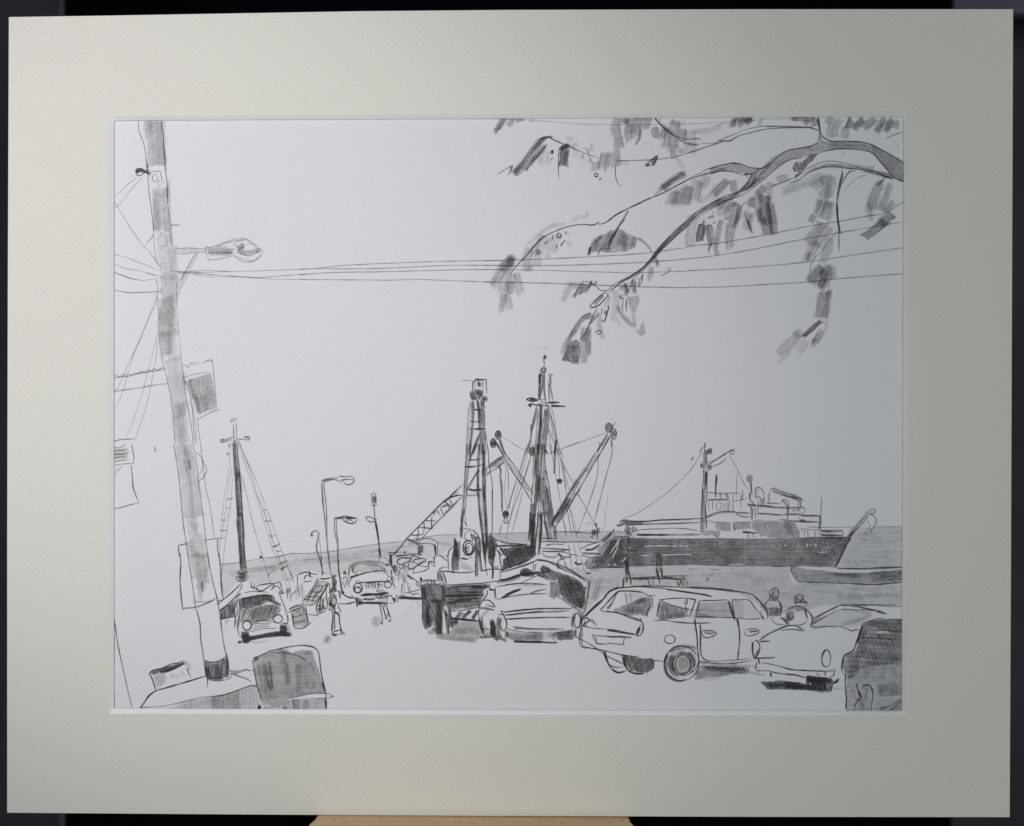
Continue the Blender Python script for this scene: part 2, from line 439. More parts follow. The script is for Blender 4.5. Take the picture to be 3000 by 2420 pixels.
L(5.5,.8,"1180,0 1195,120 1185,420 1200,640 1225,840 1235,880","1220,845 1330,840 1420,830 1500,805 1640,745 1750,685","1775,0 1800,180 1810,400 1840,680 1850,720")
L(3.6,.5,"1410,740 1520,750 1620,740 1700,720","1750,720 1830,725")
G('drawn_wall_edge', 'thin sloping wall edge line at the lower left of the drawing')
T(300,1620,5.2125); L(4,.5,"155,880 175,1020 200,1200 240,1440 310,1740")
T(300,1780,5.2125); L(4.2,.6,"170,120 210,370 260,680 330,1000 390,1280 455,1545")
L(4,.42,"185,1060 170,1180 180,1350 183,1540","185,400 180,900")
G('drawn_bench', 'small dark-topped bench or crate shaded behind the kerb at lower left')
B(11,.85,"725,1000 860,970 1000,930 1120,890 1200,850"); B(9,.8,"880,990 1010,960 1140,905 1240,850"); B(10,.35,"1230,820 1300,860 1340,960"); B(10,.6,"1180,850 1270,850")
L(5,.88,"710,1010 760,965 900,930 1060,860 1190,835 1220,805","715,1010 760,1090 790,1180 820,1290","1290,920 1320,1010 1355,1070")
F(.3,"770,1010 940,1000 950,1060 990,1060 930,1180 830,1230"); B(11,.25,"1060,1010 1080,1090"); B(11,.22,"1130,1000 1160,1090"); B(11,.2,"1210,950 1240,1060"); L(4.5,.6,"940,1000 935,1060")
G('drawn_kerb', 'edge of a low kerb or wall with a grey shaded side running from the bottom left corner')
L(6,.85,"575,1535 640,1450 700,1360 800,1280 840,1265"); L(5.5,.82,"840,1260 960,1230 1160,1170 1400,1100 1570,1045")
L(4.5,.66,"570,1530 700,1520 860,1515 1060,1480 1300,1420 1500,1375 1760,1345 1960,1300 2085,1265")
F(.25,"1000,1545 1200,1450 1500,1390 1780,1355 2100,1270 2100,1560")
H(.22,95,26,5,"1150,1545 1300,1440 1500,1390 1780,1355 2100,1270 2100,1560")
L(4,.45,"1940,965 2000,990 2085,965","1950,1000 2030,1040 2085,1050")
BWF[0] = 1.5; TF[0] = 1.1; BSTK[0] = .7
# ---- upper right: wires, overhanging branches, leaves ----
S=3.472
GW('three')
T(880,620,S)
L(4.4,.52,"-10,587 150,578 400,550 900,525 1500,505 2083,495","150,580 560,582 1000,570 1500,548 2083,545","-10,690 300,692 600,695 900,697 1200,690 1600,705 1900,715")
L(3.8,.58,"-10,640 300,620 800,612 1300,600 1700,590 2083,590")
T(1420,640,S)
L(4.3,.55,"-10,433 200,425 620,412 1150,385 1450,368 1700,345 2083,290","-10,478 600,480 1100,468 1700,440 2083,410","-10,645 500,655 900,668 1200,680 1600,695 2083,705"); L(3.8,.6,"-10,520 500,525 1000,540 1500,550 2083,535")
T(2080,620,S)
L(4.4,.6,"-230,350 50,325 240,295 520,245 800,190 1100,130 1280,105 1600,45 1760,20 1990,-115","-230,480 0,455 400,390 900,290 1400,200 1990,100","-230,600 0,590 600,550 1000,510 1500,435 1990,363"); L(4.2,.52,"-230,768 0,770 500,745 1000,715 1280,685 1990,630")
T(1420,320,S)
L(3,.42,"-1500,80 -600,85 0,95 600,120 1000,150 1300,155 1850,155 2450,130 2850,105 3150,95")
G('drawn_bough', 'thick forked bough entering from the right edge and tapering down to the left')
T(2080,320,S)
F(.5,"1120,330 1250,320 1400,325 1600,345 1720,400 1850,470 1975,545 1975,740 1860,700 1750,560 1640,440 1500,410 1300,405 1100,430 1000,480 900,495 780,530 650,620 520,720 430,790 320,840 290,840 400,700 440,640 470,620 530,590 620,500 740,430 900,400 1060,360")
F(.25,"1650,350 1975,550 1975,740 1860,700 1650,440")
L(5,.8,"1100,80 1110,130 1130,250 1170,300 1250,325 1400,325 1600,345 1700,390 1850,470 1970,540","1085,100 1110,180 1115,260 1090,340 1040,370 950,390 800,420 720,460 640,530 530,600 470,600 400,590 300,555 230,550 100,575 0,610","1970,740 1870,690 1780,590 1640,440 1500,410 1300,405 1120,440 1020,480"); B(8,.5,"1120,270 1130,320 1180,340"); B(16,.3,"1200,360 1600,380"); B(9,.35,"1000,400 1060,430"); L(4.5,.7,"940,490 800,520 680,600 560,700 450,790 350,860 150,940 0,1020","430,650 390,740 300,840 180,890 0,960","0,660 120,630 250,640 350,670 430,650","620,560 500,680 390,800","350,660 400,710 440,670")
F(.42,"0,610 120,580 240,555 350,570 440,600 520,600 440,670 330,650 240,635 100,635 0,660"); F(.4,"400,740 560,680 420,800 280,860 100,930 0,1000 0,960 180,890"); B(8,.6,"350,660 420,660"); B(8,.4,"470,640 420,780 300,850")
L(4.6,.76,"810,750 900,720 1000,650 1120,600 1250,580 1380,600 1500,610 1650,640 1820,690","860,710 940,640 1060,570 1180,530 1300,535 1450,570 1600,610 1820,660","640,780 750,740 850,700","1110,150 1060,165 1020,180","1340,610 1350,680 1320,780 1300,900 1290,1000 1300,1120 1330,1280","1440,600 1390,670 1330,780 1300,900","1310,1130 1310,1300 1315,1450","1480,620 1420,640 1370,690"); F(.45,"900,690 1060,590 1200,550 1350,560 1550,600 1840,650 1870,720 1700,680 1500,610 1300,600 1150,600 1000,650"); F(.28,"1440,560 1680,580 1660,620 1500,600"); B(7,.7,"1290,950 1300,1120 1325,1270"); B(6,.6,"1350,640 1310,800 1292,950"); B(6,.75,"1700,650 1860,710")
F(.6,"1000,470 1100,440 1080,480 960,610 930,650 860,640 840,600 860,545 950,530"); B(14,.4,"1040,480 920,620"); B(7,.6,"860,690 930,640"); L(3.6,.45,"1600,660 1500,700 1420,760 1370,840"); L(3.8,.5,"1300,1240 1220,1330 1140,1440 1040,1550 1010,1736"); L(4.5,.72,"1790,298 1900,250 1970,228")
T(1780,320,S)
L(4.6,.74,"1300,540 1150,570 1020,610 900,670 750,750 600,830 470,890 350,940 230,1000 120,1050 0,1130","1200,620 1080,640 920,680 700,780 560,860 480,890","215,1030 180,1090 110,1190 30,1320 0,1380","0,1140 100,1070 200,1020"); B(6,.6,"440,900 220,1005"); B(5,.5,"210,1030 100,1210 20,1340"); B(7,.4,"1180,600 900,690")
L(4.8,.78,"1340,840 1200,880 1050,960 900,1050 800,1140 650,1290 530,1410 440,1520 350,1620 200,1736","1340,860 1150,950 980,1020 880,1100 760,1210 600,1370 500,1490 400,1600 240,1736","900,1050 860,1090 880,1100"); F(.42,"1320,860 1150,900 980,990 820,1130 650,1300 440,1520 480,1510 620,1370 800,1200 1000,1050 1250,930"); B(6,.6,"640,1300 500,1460 380,1600"); L(4,.6,"1340,850 1460,690 1480,650","1400,820 1500,740"); B(7,.35,"1720,760 1640,800")
L(4.4,.66,"470,80 560,180 640,240 720,300 780,340 850,365 930,360 920,340","640,240 720,280 800,305 940,305 950,320","950,345 1100,340 1130,320 1250,270 1400,210 1560,175 1700,170 1900,180 2080,185","1130,320 1270,315 1280,300 1450,240 1600,205 1750,190 2080,190","100,525 300,520 500,510 700,480 800,450 950,400 1100,350 1180,330"); B(7,.5,"480,90 600,210 700,290"); B(6,.5,"800,340 920,365"); B(6,.3,"850,440 1000,390 1130,345"); B(7,.3,"1130,325 1270,310")
T(2080,320,S); L(4.6,.7,"560,175 760,175 900,180 1020,185 1110,220"); B(5,.4,"1000,185 1110,215")
T(1420,640,S)
L(4.8,.8,"2083,0 1950,110 1830,230 1740,330 1660,450 1580,520 1450,600 1350,650 1270,710 1250,735","2083,60 1980,150 1850,270 1740,370 1650,470 1500,590 1380,650 1280,745","1250,735 1180,730 1120,680 1050,645 980,640","1230,730 1250,780 1275,820","1225,750 1130,830 1070,890 1080,910 1150,890 1230,810 1270,760"); B(8,.42,"2060,30 1830,250 1720,370"); B(6,.5,"1600,510 1350,680 1260,745"); B(12,.5,"1200,780 1110,870")
L(4.6,.75,"1145,915 1100,990 1060,1080 1030,1150 990,1210 970,1260"); B(6,.4,"1120,960 1040,1130 1000,1200"); L(4.6,.75,"1160,40 1110,65 1000,60 880,75 740,120 570,210 500,290 400,400 300,510 255,575","1300,0 1230,40 1160,65","1430,0 1370,80 1320,180 1280,250 1250,320")
L(4.8,.74,"570,200 480,310 380,430"); L(5,.8,"1165,40 1105,68 1040,60")
G('drawn_foliage', 'smudged grey leaf clusters hanging from the boughs at the upper right of the drawing')
T(1420,320,S)
B(13,.6,"200,95 150,170 100,235"); B(14,.38,"290,90 240,170"); B(14,.33,"380,85 320,130"); B(10,.25,"500,90 450,130"); B(6,.5,"405,90 390,120"); B(7,.6,"210,90 240,90")
B(13,.6,"600,300 500,410 420,520 300,660"); B(12,.58,"620,370 520,480 400,620"); B(11,.4,"560,310 460,440 300,640"); B(9,.66,"560,305 640,285 690,280"); L(4.5,.75,"540,310 600,280 680,280","400,620 330,670 300,680","640,350 560,450 430,610","380,560 470,420","285,565 260,650 230,675","270,580 180,630 130,665","435,600 430,635"); W(3,"480,410 400,550","500,440 420,560"); B(16,.22,"560,440 570,560"); B(14,.2,"640,420 640,560"); B(6,.5,"275,570 250,660")
B(19,.66,"820,370 810,460 790,570"); B(11,.8,"860,360 770,410"); B(10,.5,"830,420 830,590"); L(4.2,.8,"755,400 750,540 750,640 760,710"); L(4.6,.55,"660,290 740,330 850,370 1000,440 1170,500"); B(6,.4,"670,295 800,355 960,430"); L(4.4,.6,"1000,400 1030,395 1060,460 1090,540 1110,570"); B(12,.2,"820,300 900,300"); B(12,.25,"880,380 950,350"); B(12,.22,"1100,350 1060,440"); B(16,.12,"900,440 960,480","990,520 1090,520")
E(6,.88,687,437,8,16); L(5,.8,"680,525 685,490 705,495"); L(4.6,.75,"980,490 1000,460 1010,480 990,500 975,490"); L(4.4,.75,"1060,510 1075,540 1060,535"); E(5.5,.88,1135,670,17,18); L(5.5,.86,"1170,720 1190,695","1165,720 1175,700"); L(5,.85,"1165,580 1155,620","1225,610 1225,640"); L(4.2,.75,"1345,500 1330,600 1335,700 1360,760 1395,790")
B(24,.42,"1230,450 1200,600"); B(14,.3,"1140,530 1100,630"); B(16,.35,"1300,440 1290,590"); B(15,.38,"1350,420 1360,580"); B(16,.16,"1400,540 1480,550")
B(22,.42,"1360,90 1330,180 1360,300 1370,400"); B(20,.4,"1440,90 1440,150"); B(18,.42,"1480,100 1460,220 1470,320"); B(20,.4,"1560,90 1540,200 1530,260"); B(9,.45,"1590,200 1570,300 1530,365"); B(20,.38,"1660,90 1620,200"); B(12,.35,"1480,90 1700,90"); B(12,.25,"1770,90 1800,100"); B(20,.3,"1400,100 1450,130"); B(14,.25,"1500,150 1510,300")
B(20,.42,"1740,180 1750,290"); B(16,.45,"1850,180 1810,290"); L(4.2,.6,"1710,190 1700,260 1750,290 1800,305 1830,280"); B(22,.42,"1880,200 1850,380"); B(14,.32,"1930,110 1890,150"); B(26,.38,"1950,130 1930,280 1920,400"); B(24,.36,"2020,200 2010,330"); B(18,.35,"1920,400 1930,500"); B(20,.35,"2000,400 2000,450"); B(14,.18,"1960,500 2020,600"); B(30,.28,"2080,230 2090,430")
B(10,.8,"1750,480 1700,560"); B(8,.85,"1680,560 1640,580"); L(5,.85,"1630,570 1700,510 1760,470 1730,540 1690,580"); B(14,.25,"1720,560 1740,560")
B(15,.5,"2030,660 1900,740 1800,820"); B(10,.3,"1960,650 2050,650"); B(9,.35,"1800,810 1730,870")
B(24,.33,"1930,840 1890,970"); B(22,.3,"2000,800 1980,970"); B(20,.3,"2080,780 2060,970")
B(10,.22,"440,1370 560,1270 680,1190 820,1165"); B(10,.16,"880,1140 960,1095 1040,1100"); B(7,.26,"1050,1040 1030,1100"); B(26,.25,"620,1300 560,1400 540,1500"); B(24,.2,"720,1280 680,1380 680,1450"); B(22,.35,"470,1420 420,1530 430,1640"); B(26,.45,"280,1500 240,1580 180,1640"); B(14,.16,"840,1340 880,1400"); B(22,.22,"520,1500 560,1590"); B(14,.2,"640,1460 640,1520"); L(3.6,.5,"490,1370 475,1440 480,1520 500,1560")
E(5.5,.8,757,1285,22,24); B(10,.5,"750,1285 765,1290"); L(6.5,.88,"822,1240 825,1275"); L(4,.6,"830,1262 865,1265"); L(5,.84,"695,1285 690,1320 670,1335","600,1375 640,1340 650,1365","605,1375 620,1360","735,1430 730,1380 745,1385 735,1400","770,1380 785,1395 780,1380 820,1330"); E(5.5,.8,547,1455,16,22); B(8,.7,"542,1450 550,1460")
F(.42,"1040,1490 1080,1380 1120,1310 1180,1270 1240,1270 1280,1225 1400,1225 1470,1270 1560,1310 1530,1400 1440,1450 1280,1460 1160,1450 1100,1460"); B(9,.8,"1075,1400 1055,1485"); B(18,.35,"1140,1330 1110,1440"); B(20,.35,"1290,1260 1220,1440"); B(16,.3,"1400,1240 1370,1380"); B(10,.5,"1430,1280 1420,1440"); B(10,.35,"1520,1290 1510,1390"); B(9,.5,"1190,1290 1120,1360"); L(4.6,.75,"1340,1240 1280,1340 1260,1420","1195,1410 1160,1450 1155,1490"); B(9,.45,"1560,1310 1640,1370 1700,1450")
B(16,.3,"1720,1500 1750,1570"); L(4.4,.7,"1740,1500 1750,1590 1765,1530"); B(16,.25,"1690,1600 1690,1700"); L(5.5,.84,"1800,1695 1860,1660 1900,1630"); B(8,.3,"1860,1630 1890,1610"); L(4.4,.75,"1610,1670 1580,1736","1590,1690 1600,1736")
T(1780,320,S)
B(14,.5,"790,650 680,700 560,800"); B(30,.33,"720,830 680,970"); B(26,.32,"820,780 780,960"); B(26,.33,"920,730 890,920"); B(20,.25,"1020,680 960,800"); B(18,.5,"1220,720 1150,800 1080,870"); B(26,.33,"1270,720 1290,840"); B(24,.18,"1120,800 1050,930"); L(3.6,.5,"1200,700 1100,800 1020,900"); B(14,.18,"1000,880 950,960")
B(26,.24,"880,1090 850,1250 840,1400"); F(.7,"960,1155 990,1170 1000,1220 970,1340 900,1350 900,1260 920,1190"); L(5,.85,"920,1180 970,1160 980,1120 980,1150 1010,1160"); F(.52,"1000,1190 1060,1180 1080,1230 1070,1340 1025,1465 1020,1380 1000,1280"); L(5,.8,"1000,1195 1030,1175 1060,1185","1065,1350 1030,1440 1022,1470"); L(6,.86,"1070,1040 1080,1060","1090,1140 1075,1165"); L(5,.86,"1025,1110 1080,1095 1080,1080 1030,1095 1020,1110"); L(4.8,.84,"1260,980 1265,960 1305,955 1305,975 1265,988 1258,970"); L(4.6,.8,"1190,1120 1225,1115 1225,1105 1195,1110"); 
B(28,.26,"1200,920 1160,1080"); B(14,.42,"1160,1130 1120,1280 1090,1400"); B(11,.42,"1090,1400 1120,1490"); B(26,.3,"1150,920 1140,1020"); B(26,.38,"1300,950 1280,1100 1260,1200"); B(20,.35,"1260,1180 1240,1320 1250,1410"); B(12,.5,"1350,980 1330,1090 1300,1170"); L(4,.6,"1225,980 1190,1060"); L(3.8,.5,"1400,940 1350,1020 1300,1170","1400,1030 1420,1140 1480,1270"); B(24,.32,"1480,900 1450,1000"); B(24,.35,"1440,1050 1420,1230"); B(9,.6,"1420,1120 1470,1260"); B(24,.42,"1600,780 1520,880"); B(24,.4,"1560,880 1460,980"); B(30,.6,"1600,880 1600,1050 1640,1260"); B(14,.5,"1530,1000 1560,1150"); B(20,.45,"1650,950 1680,1120 1690,1270"); B(24,.3,"1660,740 1620,860"); B(16,.3,"1720,720 1840,690"); B(10,.7,"1590,1100 1600,1180")
B(13,.55,"1290,100 1270,180"); B(14,.55,"1400,90 1330,170"); B(18,.5,"1470,95 1400,150"); B(10,.3,"1580,90 1540,170"); B(12,.22,"850,230 1000,220 1160,180"); B(8,.2,"1080,170 1240,130"); B(18,.5,"1290,90 1470,95"); L(3,.35,"765,90 790,180 800,290")
T(2080,320,S)
B(14,.6,"830,90 960,90 1060,100"); B(18,.5,"960,110 1010,150"); B(16,.4,"1080,90 1040,160"); B(26,.3,"1180,90 1240,120"); B(26,.36,"1300,110 1250,200 1240,280"); B(16,.6,"1440,100 1400,190"); B(22,.3,"1380,180 1370,300"); B(18,.55,"1560,100 1460,200"); B(18,.52,"1680,100 1560,190"); B(18,.55,"1780,100 1690,230"); B(16,.55,"1860,110 1790,230"); B(14,.4,"1900,110 1890,200"); B(8,.16,"1860,300 1930,420"); B(10,.25,"1480,140 1480,200"); L(3.6,.5,"1345,430 1355,470")
B(22,.26,"1130,690 950,760 740,840"); B(20,.28,"1200,680 1050,800"); B(26,.33,"1180,680 1180,820 1150,900"); B(22,.35,"1250,680 1200,900"); B(28,.4,"1160,930 1100,1080"); B(24,.38,"1220,950 1180,1130"); B(18,.35,"1060,1080 1020,1150"); B(26,.36,"1140,1160 1060,1280 1000,1370"); B(24,.3,"1220,1200 1140,1310 1080,1400"); B(22,.28,"1100,1350 1030,1450 990,1540"); B(22,.28,"1230,1310 1190,1440 1150,1560"); B(10,.4,"1010,1450 990,1540"); L(3.4,.5,"1040,1440 1010,1530","1110,1390 1050,1500")
B(16,.42,"1760,740 1680,760"); B(24,.38,"1720,780 1660,900 1640,1020"); B(14,.3,"1620,950 1640,1130"); B(16,.36,"1840,760 1790,900 1740,1030"); B(14,.42,"1870,940 1780,1050"); B(22,.45,"1860,1070 1740,1160"); B(20,.62,"1780,1140 1660,1240 1570,1300"); B(12,.25,"1860,1090 1890,1110"); B(8,.5,"1780,700 1700,780"); B(10,.2,"1730,860 1700,1000")
T(2080,620,S)
B(24,.55,"1140,560 1070,640 1030,730"); B(18,.5,"1160,590 1130,780"); B(24,.52,"1210,550 1170,700 1120,770"); B(14,.28,"1250,560 1260,700"); B(10,.2,"1220,720 1210,790"); B(22,.45,"1160,820 1130,950 1110,1080"); B(12,.55,"1215,800 1190,960 1170,1080"); B(9,.16,"1235,850 1190,1150"); B(10,.85,"1130,1110 1040,1190 950,1270"); B(8,.65,"1150,1120 1165,1130"); B(24,.28,"930,1220 830,1330 700,1450"); B(18,.25,"860,1220 900,1280"); B(20,.2,"980,1310 900,1430"); B(10,.22,"810,1440 700,1540"); B(14,.35,"1140,1200 1050,1340"); B(14,.3,"1090,1290 1040,1380"); B(8,.3,"1180,1180 1100,1340"); B(8,.25,"1180,1120 1185,1200"); L(3.6,.5,"1100,1220 1030,1340")
T(1420,640,S)
B(22,.35,"290,400 200,490 130,600 80,690"); B(24,.38,"270,400 240,500"); B(26,.33,"240,560 200,690 190,740"); B(20,.32,"320,560 340,680 370,760"); B(24,.32,"260,640 260,770"); B(14,.42,"200,760 170,950"); B(14,.3,"230,760 260,930"); B(9,.3,"300,560 320,640"); B(14,.26,"500,440 440,540")
B(14,.35,"930,650 850,730 800,840"); B(16,.33,"980,660 920,720"); B(10,.6,"1010,660 950,740 900,800"); B(9,.55,"1050,670 1000,740 960,775"); B(9,.55,"1090,650 1060,700 1020,755"); B(9,.5,"1140,640 1100,690"); B(8,.55,"1090,630 1060,700"); B(14,.28,"850,660 900,680"); L(4.4,.7,"905,800 940,730 960,700","970,775 1000,700")
B(13,.48,"1090,980 1000,1020 920,1130 840,1260 790,1370"); L(4.2,.6,"1080,970 1010,990 920,1110 850,1230","790,1380 770,1370"); B(20,.45,"1040,1110 1000,1250"); F(.6,"870,1250 930,1230 970,1260 980,1340 960,1480 890,1480 860,1460 780,1450 830,1350"); B(18,.4,"920,1280 920,1460"); B(18,.48,"880,1290 820,1440"); F(.38,"1050,1130 1080,1140 1085,1250 1075,1390 1050,1400 1040,1470 980,1470 970,1300 1000,1200"); B(12,.35,"1050,1230 1055,1390"); B(9,.3,"1140,990 1060,1080"); B(13,.28,"1160,960 1170,1100 1200,1220"); B(8,.35,"1160,960 1070,1080")
L(5.2,.84,"1125,1165 1150,1140 1185,1145 1180,1165 1150,1180 1140,1170"); L(5.4,.85,"1195,910 1190,970","1230,940 1215,960 1240,990 1235,950 1225,930","1265,890 1240,980 1220,1050 1190,1040 1190,1020")
B(14,.22,"1270,800 1230,900"); B(16,.24,"1320,730 1340,870 1300,1040"); B(8,.25,"1340,1000 1380,1100"); B(12,.36,"1350,900 1420,1010 1520,1100"); L(4,.5,"1340,880 1400,1000 1500,1100"); F(.36,"1530,1100 1560,1150 1600,1060 1615,1050 1635,1170 1590,1205 1540,1150"); F(.34,"1440,800 1560,780 1580,840 1540,930 1530,960 1500,970 1480,920"); F(.28,"1490,980 1530,960 1550,1090 1520,1110 1500,1030")
B(16,.42,"1430,660 1450,760"); L(4.6,.78,"1370,800 1380,770 1420,780 1440,720 1420,660","1430,660 1460,740 1480,700 1490,640 1530,620 1530,700","1410,820 1400,900 1410,940","1440,820 1440,950","1380,800 1400,820 1420,800","1610,560 1600,640 1560,700 1580,620 1540,600","1550,640 1520,720 1540,770","1510,620 1500,690"); B(12,.45,"1500,640 1530,760"); B(16,.28,"1400,680 1380,740"); B(9,.5,"1370,800 1400,810"); B(9,.5,"1460,720 1440,790"); B(12,.25,"1700,500 1670,640"); B(11,.3,"1760,440 1760,500")

BWF[0] = 1.2; TF[0] = 1.; BSTK[0] = 1.
# ---- right: freighter, barge, sea, estate car (upper) ----
S=5.2125
G('drawn_sea', 'pale grey toned sea with a thin horizon line behind the boats')
T(0,0,1)
F(.2,"645,1652 740,1645 850,1622 1020,1607 1190,1585 1250,1573 1340,1567 1340,1600 1250,1640 1190,1680 1100,1680 1060,1650 980,1690 900,1670 850,1700 800,1710 740,1712 720,1700 700,1700 655,1750")
F(.27,"1420,1562 1560,1560 1780,1558 1860,1557 1860,1590 1560,1590 1440,1590")
F(.25,"2490,1545 2660,1543 2660,1670 2445,1665")
F(.26,"1650,1665 1780,1664 1850,1664 2000,1660 2310,1660 2320,1705 2500,1715 2660,1712 2660,1775 2420,1772 2360,1790 2310,1800 2260,1790 2180,1745 2100,1725 1830,1718 1760,1745 1700,1810 1690,1790 1720,1700")
L(3.4,.5,"640,1654 700,1648 760,1637 815,1631 850,1622 900,1622 960,1618 1020,1607 1100,1595 1190,1585","1188,1585 1250,1573 1300,1567 1345,1567","1425,1564 1500,1562 1550,1560","1640,1558 1760,1556 1830,1560")
DAB(.10,60,"1660,1680 2310,1665 2500,1715 2660,1715 2660,1775 2340,1780 2100,1722 1830,1718 1720,1770")
DAB(.10,22,"2500,1550 2660,1548 2660,1660 2460,1665")
DAB(.09,34,"660,1660 1010,1615 1260,1578 1330,1595 1180,1650 900,1665 720,1700")
B(16,.14,"670,1680 760,1668 860,1650 960,1640 1100,1625"); B(12,.14,"880,1640 1000,1625 1150,1605 1240,1590"); B(12,.16,"1280,1590 1340,1600"); B(18,.14,"1660,1700 1740,1700"); L(3,.4,"985,1650 1050,1640 1110,1645"); L(3,.3,"940,1655 1000,1640 1060,1632"); B(10,.12,"700,1672 820,1662")
B(20,.25,"1760,1690 1740,1760"); B(14,.22,"1660,1740 1690,1790")
T(2260,1440,S)
L(3.4,.5,"540,540 640,545 760,548 1000,550 1180,545 1300,540","1590,545 1700,530 1830,535 2000,535"); B(12,.28,"1010,1590 1150,1595 1300,1585 1450,1600 1700,1580 1990,1590"); B(10,.22,"1010,1640 1200,1630 1440,1640"); L(4,.6,"1400,730 1480,740","1270,1050 1300,1065","1380,1055 1460,1060","750,1645 800,1655","500,1590 580,1600"); B(6,.45,"1050,1730 1400,1730 1900,1725")
T(1780,1560,S)
B(7,.5,"1500,700 1540,720"); L(4.5,.7,"1530,680 1550,750","1500,720 1520,740"); L(3,.3,"1640,560 1750,570","1660,640 1820,630","1400,640 1480,620")
L(3.4,.4,"1230,560 1400,540","1560,560 1700,570")
G('drawn_freighter', 'long grey-hulled cargo ship with a busy superstructure lying across the harbour')
T(1800,1280,S)
L(4.4,.74,"1390,95 1380,160 1370,260 1365,450 1360,650 1345,800 1335,1000 1325,1200 1320,1460","1370,150 1320,200 1305,250 1330,262 1360,240","1410,200 1405,300 1420,450 1415,700 1410,900 1390,1100 1385,1300","1385,1060 1400,1200 1410,1400"); B(6,.75,"1390,90 1382,150"); B(8,.7,"1395,520 1385,800"); B(11,.6,"1365,780 1360,1000 1350,1200 1345,1440"); B(9,.45,"1390,200 1390,500"); B(7,.75,"1405,540 1400,760"); B(8,.4,"1330,1240 1400,1320 1400,1420")
B(13,.7,"1455,190 1460,245"); E(4.4,.7,1460,218,28,44); FE(.5,1460,218,26,40); L(4.4,.7,"1410,200 1420,260 1450,260"); B(6,.75,"1335,410 1330,470"); L(4.4,.75,"1340,385 1320,420 1320,480 1345,460 1345,410","1340,530 1390,520"); B(5,.7,"1195,310 1185,355"); L(4,.65,"1175,365 1200,305 1220,320")
L(4.4,.76,"1440,430 1520,370 1600,320 1700,260 1760,215 1830,185","1430,400 1560,340 1700,250 1750,230","1480,460 1600,410 1690,350 1710,310","1760,240 1790,270 1825,260 1825,215 1780,220"); B(7,.6,"1750,225 1840,185"); B(9,.66,"1430,440 1490,450"); B(9,.6,"1450,460 1465,500"); L(4,.6,"1430,450 1460,510 1480,470")
L(3.2,.6,"1320,265 1240,400 1150,520 1050,630 930,740 800,860 620,985 440,1110 290,1190 150,1240","1755,275 1830,400 1900,540 1970,700 2060,830","1890,510 1870,660 1865,940")
L(5,.8,"75,1300 130,1270 300,1295 430,1295 700,1270 1000,1260 1320,1245","30,1350 160,1345 400,1335 650,1330 1000,1320 1320,1305","80,1310 130,1340 170,1280"); B(13,.72,"110,1295 240,1300"); B(10,.76,"160,1325 440,1325"); B(7,.66,"240,1295 500,1290"); B(6,.45,"500,1290 700,1275 1200,1255"); B(6,.45,"440,1330 800,1325 1200,1312"); B(6,.8,"40,1352 120,1350")
E(4,.6,200,1415,42,50); FE(.5,200,1415,40,46); B(14,.6,"185,1410 210,1420"); E(4,.6,295,1410,30,42); FE(.5,295,1410,28,38); B(12,.6,"285,1410 300,1415"); L(4.4,.76,"215,1440 210,1600","240,1380 240,1500 265,1510","340,1400 340,1440 370,1470","160,1520 200,1470","350,1425 500,1410 700,1405 900,1395 1100,1405 1290,1440"); L(3,.4,"20,1440 150,1445","545,1350 555,1470")
L(5,.82,"330,1490 450,1500 650,1495 850,1495","0,1530 80,1530 200,1520"); B(7,.8,"340,1495 850,1497"); B(7,.5,"850,1497 1330,1490")
L(4.6,.74,"1560,570 1550,640 1545,740 1545,930"); B(6,.74,"1560,590 1548,800 1545,920"); L(4.4,.66,"1425,845 1540,860 1700,860 1950,860","1420,970 1540,960 1740,965","1760,960 1740,1140","1810,880 1810,1180","1960,810 1960,900 1930,950","1930,960 1940,1100"); B(9,.5,"1620,860 1620,940"); B(11,.5,"1700,860 1740,940"); B(9,.5,"1945,880 1950,960"); B(7,.5,"1430,960 1760,955"); L(4.2,.6,"1440,990 1445,1110","1500,980 1500,1120","1560,1000 1560,1110 1620,1120 1640,1010 1580,1000","1660,1000 1680,1100 1660,1120","1720,980 1720,1140","1430,1110 1470,1120"); L(4,.55,"1820,980 1900,965 2060,940")
L(5,.6,"1330,1250 1440,1210 1560,1160 1700,1140 1850,1145","1850,1150 1880,1190 1950,1215 2080,1225","1860,1155 2060,1160"); B(9,.5,"1400,1230 1520,1180 1640,1150 1850,1145"); B(8,.4,"1860,1160 2060,1165"); L(4,.6,"1420,1280 1520,1300 1780,1310","1690,1150 1700,1200")
F(.46,"1540,1310 1770,1315 1780,1440 1630,1430 1550,1400"); F(.48,"1810,1310 2085,1300 2085,1400 1900,1410 1820,1430"); L(4.2,.66,"1810,1310 2080,1300","1820,1330 1830,1440 1850,1400","1960,1450 2080,1450","2040,1470 2045,1550"); B(6,.7,"1960,1455 2080,1460")
F(.44,"1330,1430 1600,1430 1620,1480 1590,1550 1500,1500 1400,1510 1330,1480"); B(5,.6,"1530,1500 1590,1550")
T(2040,1340,S)
E(4.2,.66,812,325,42,52); FE(.45,812,325,38,48); B(14,.6,"800,320 825,335"); B(5,.66,"830,370 850,560"); L(4.2,.66,"820,380 835,480 850,570","830,530 810,590 830,660 870,700 900,830 905,950","860,580 920,620 950,680 940,800 930,900"); B(6,.55,"820,540 820,640"); B(8,.36,"930,460 935,570"); L(4.4,.66,"905,470 960,460 1010,500 1035,580 1030,700 1020,740","900,470 905,590 960,600 990,660 975,780"); B(7,.5,"1020,620 1020,740")
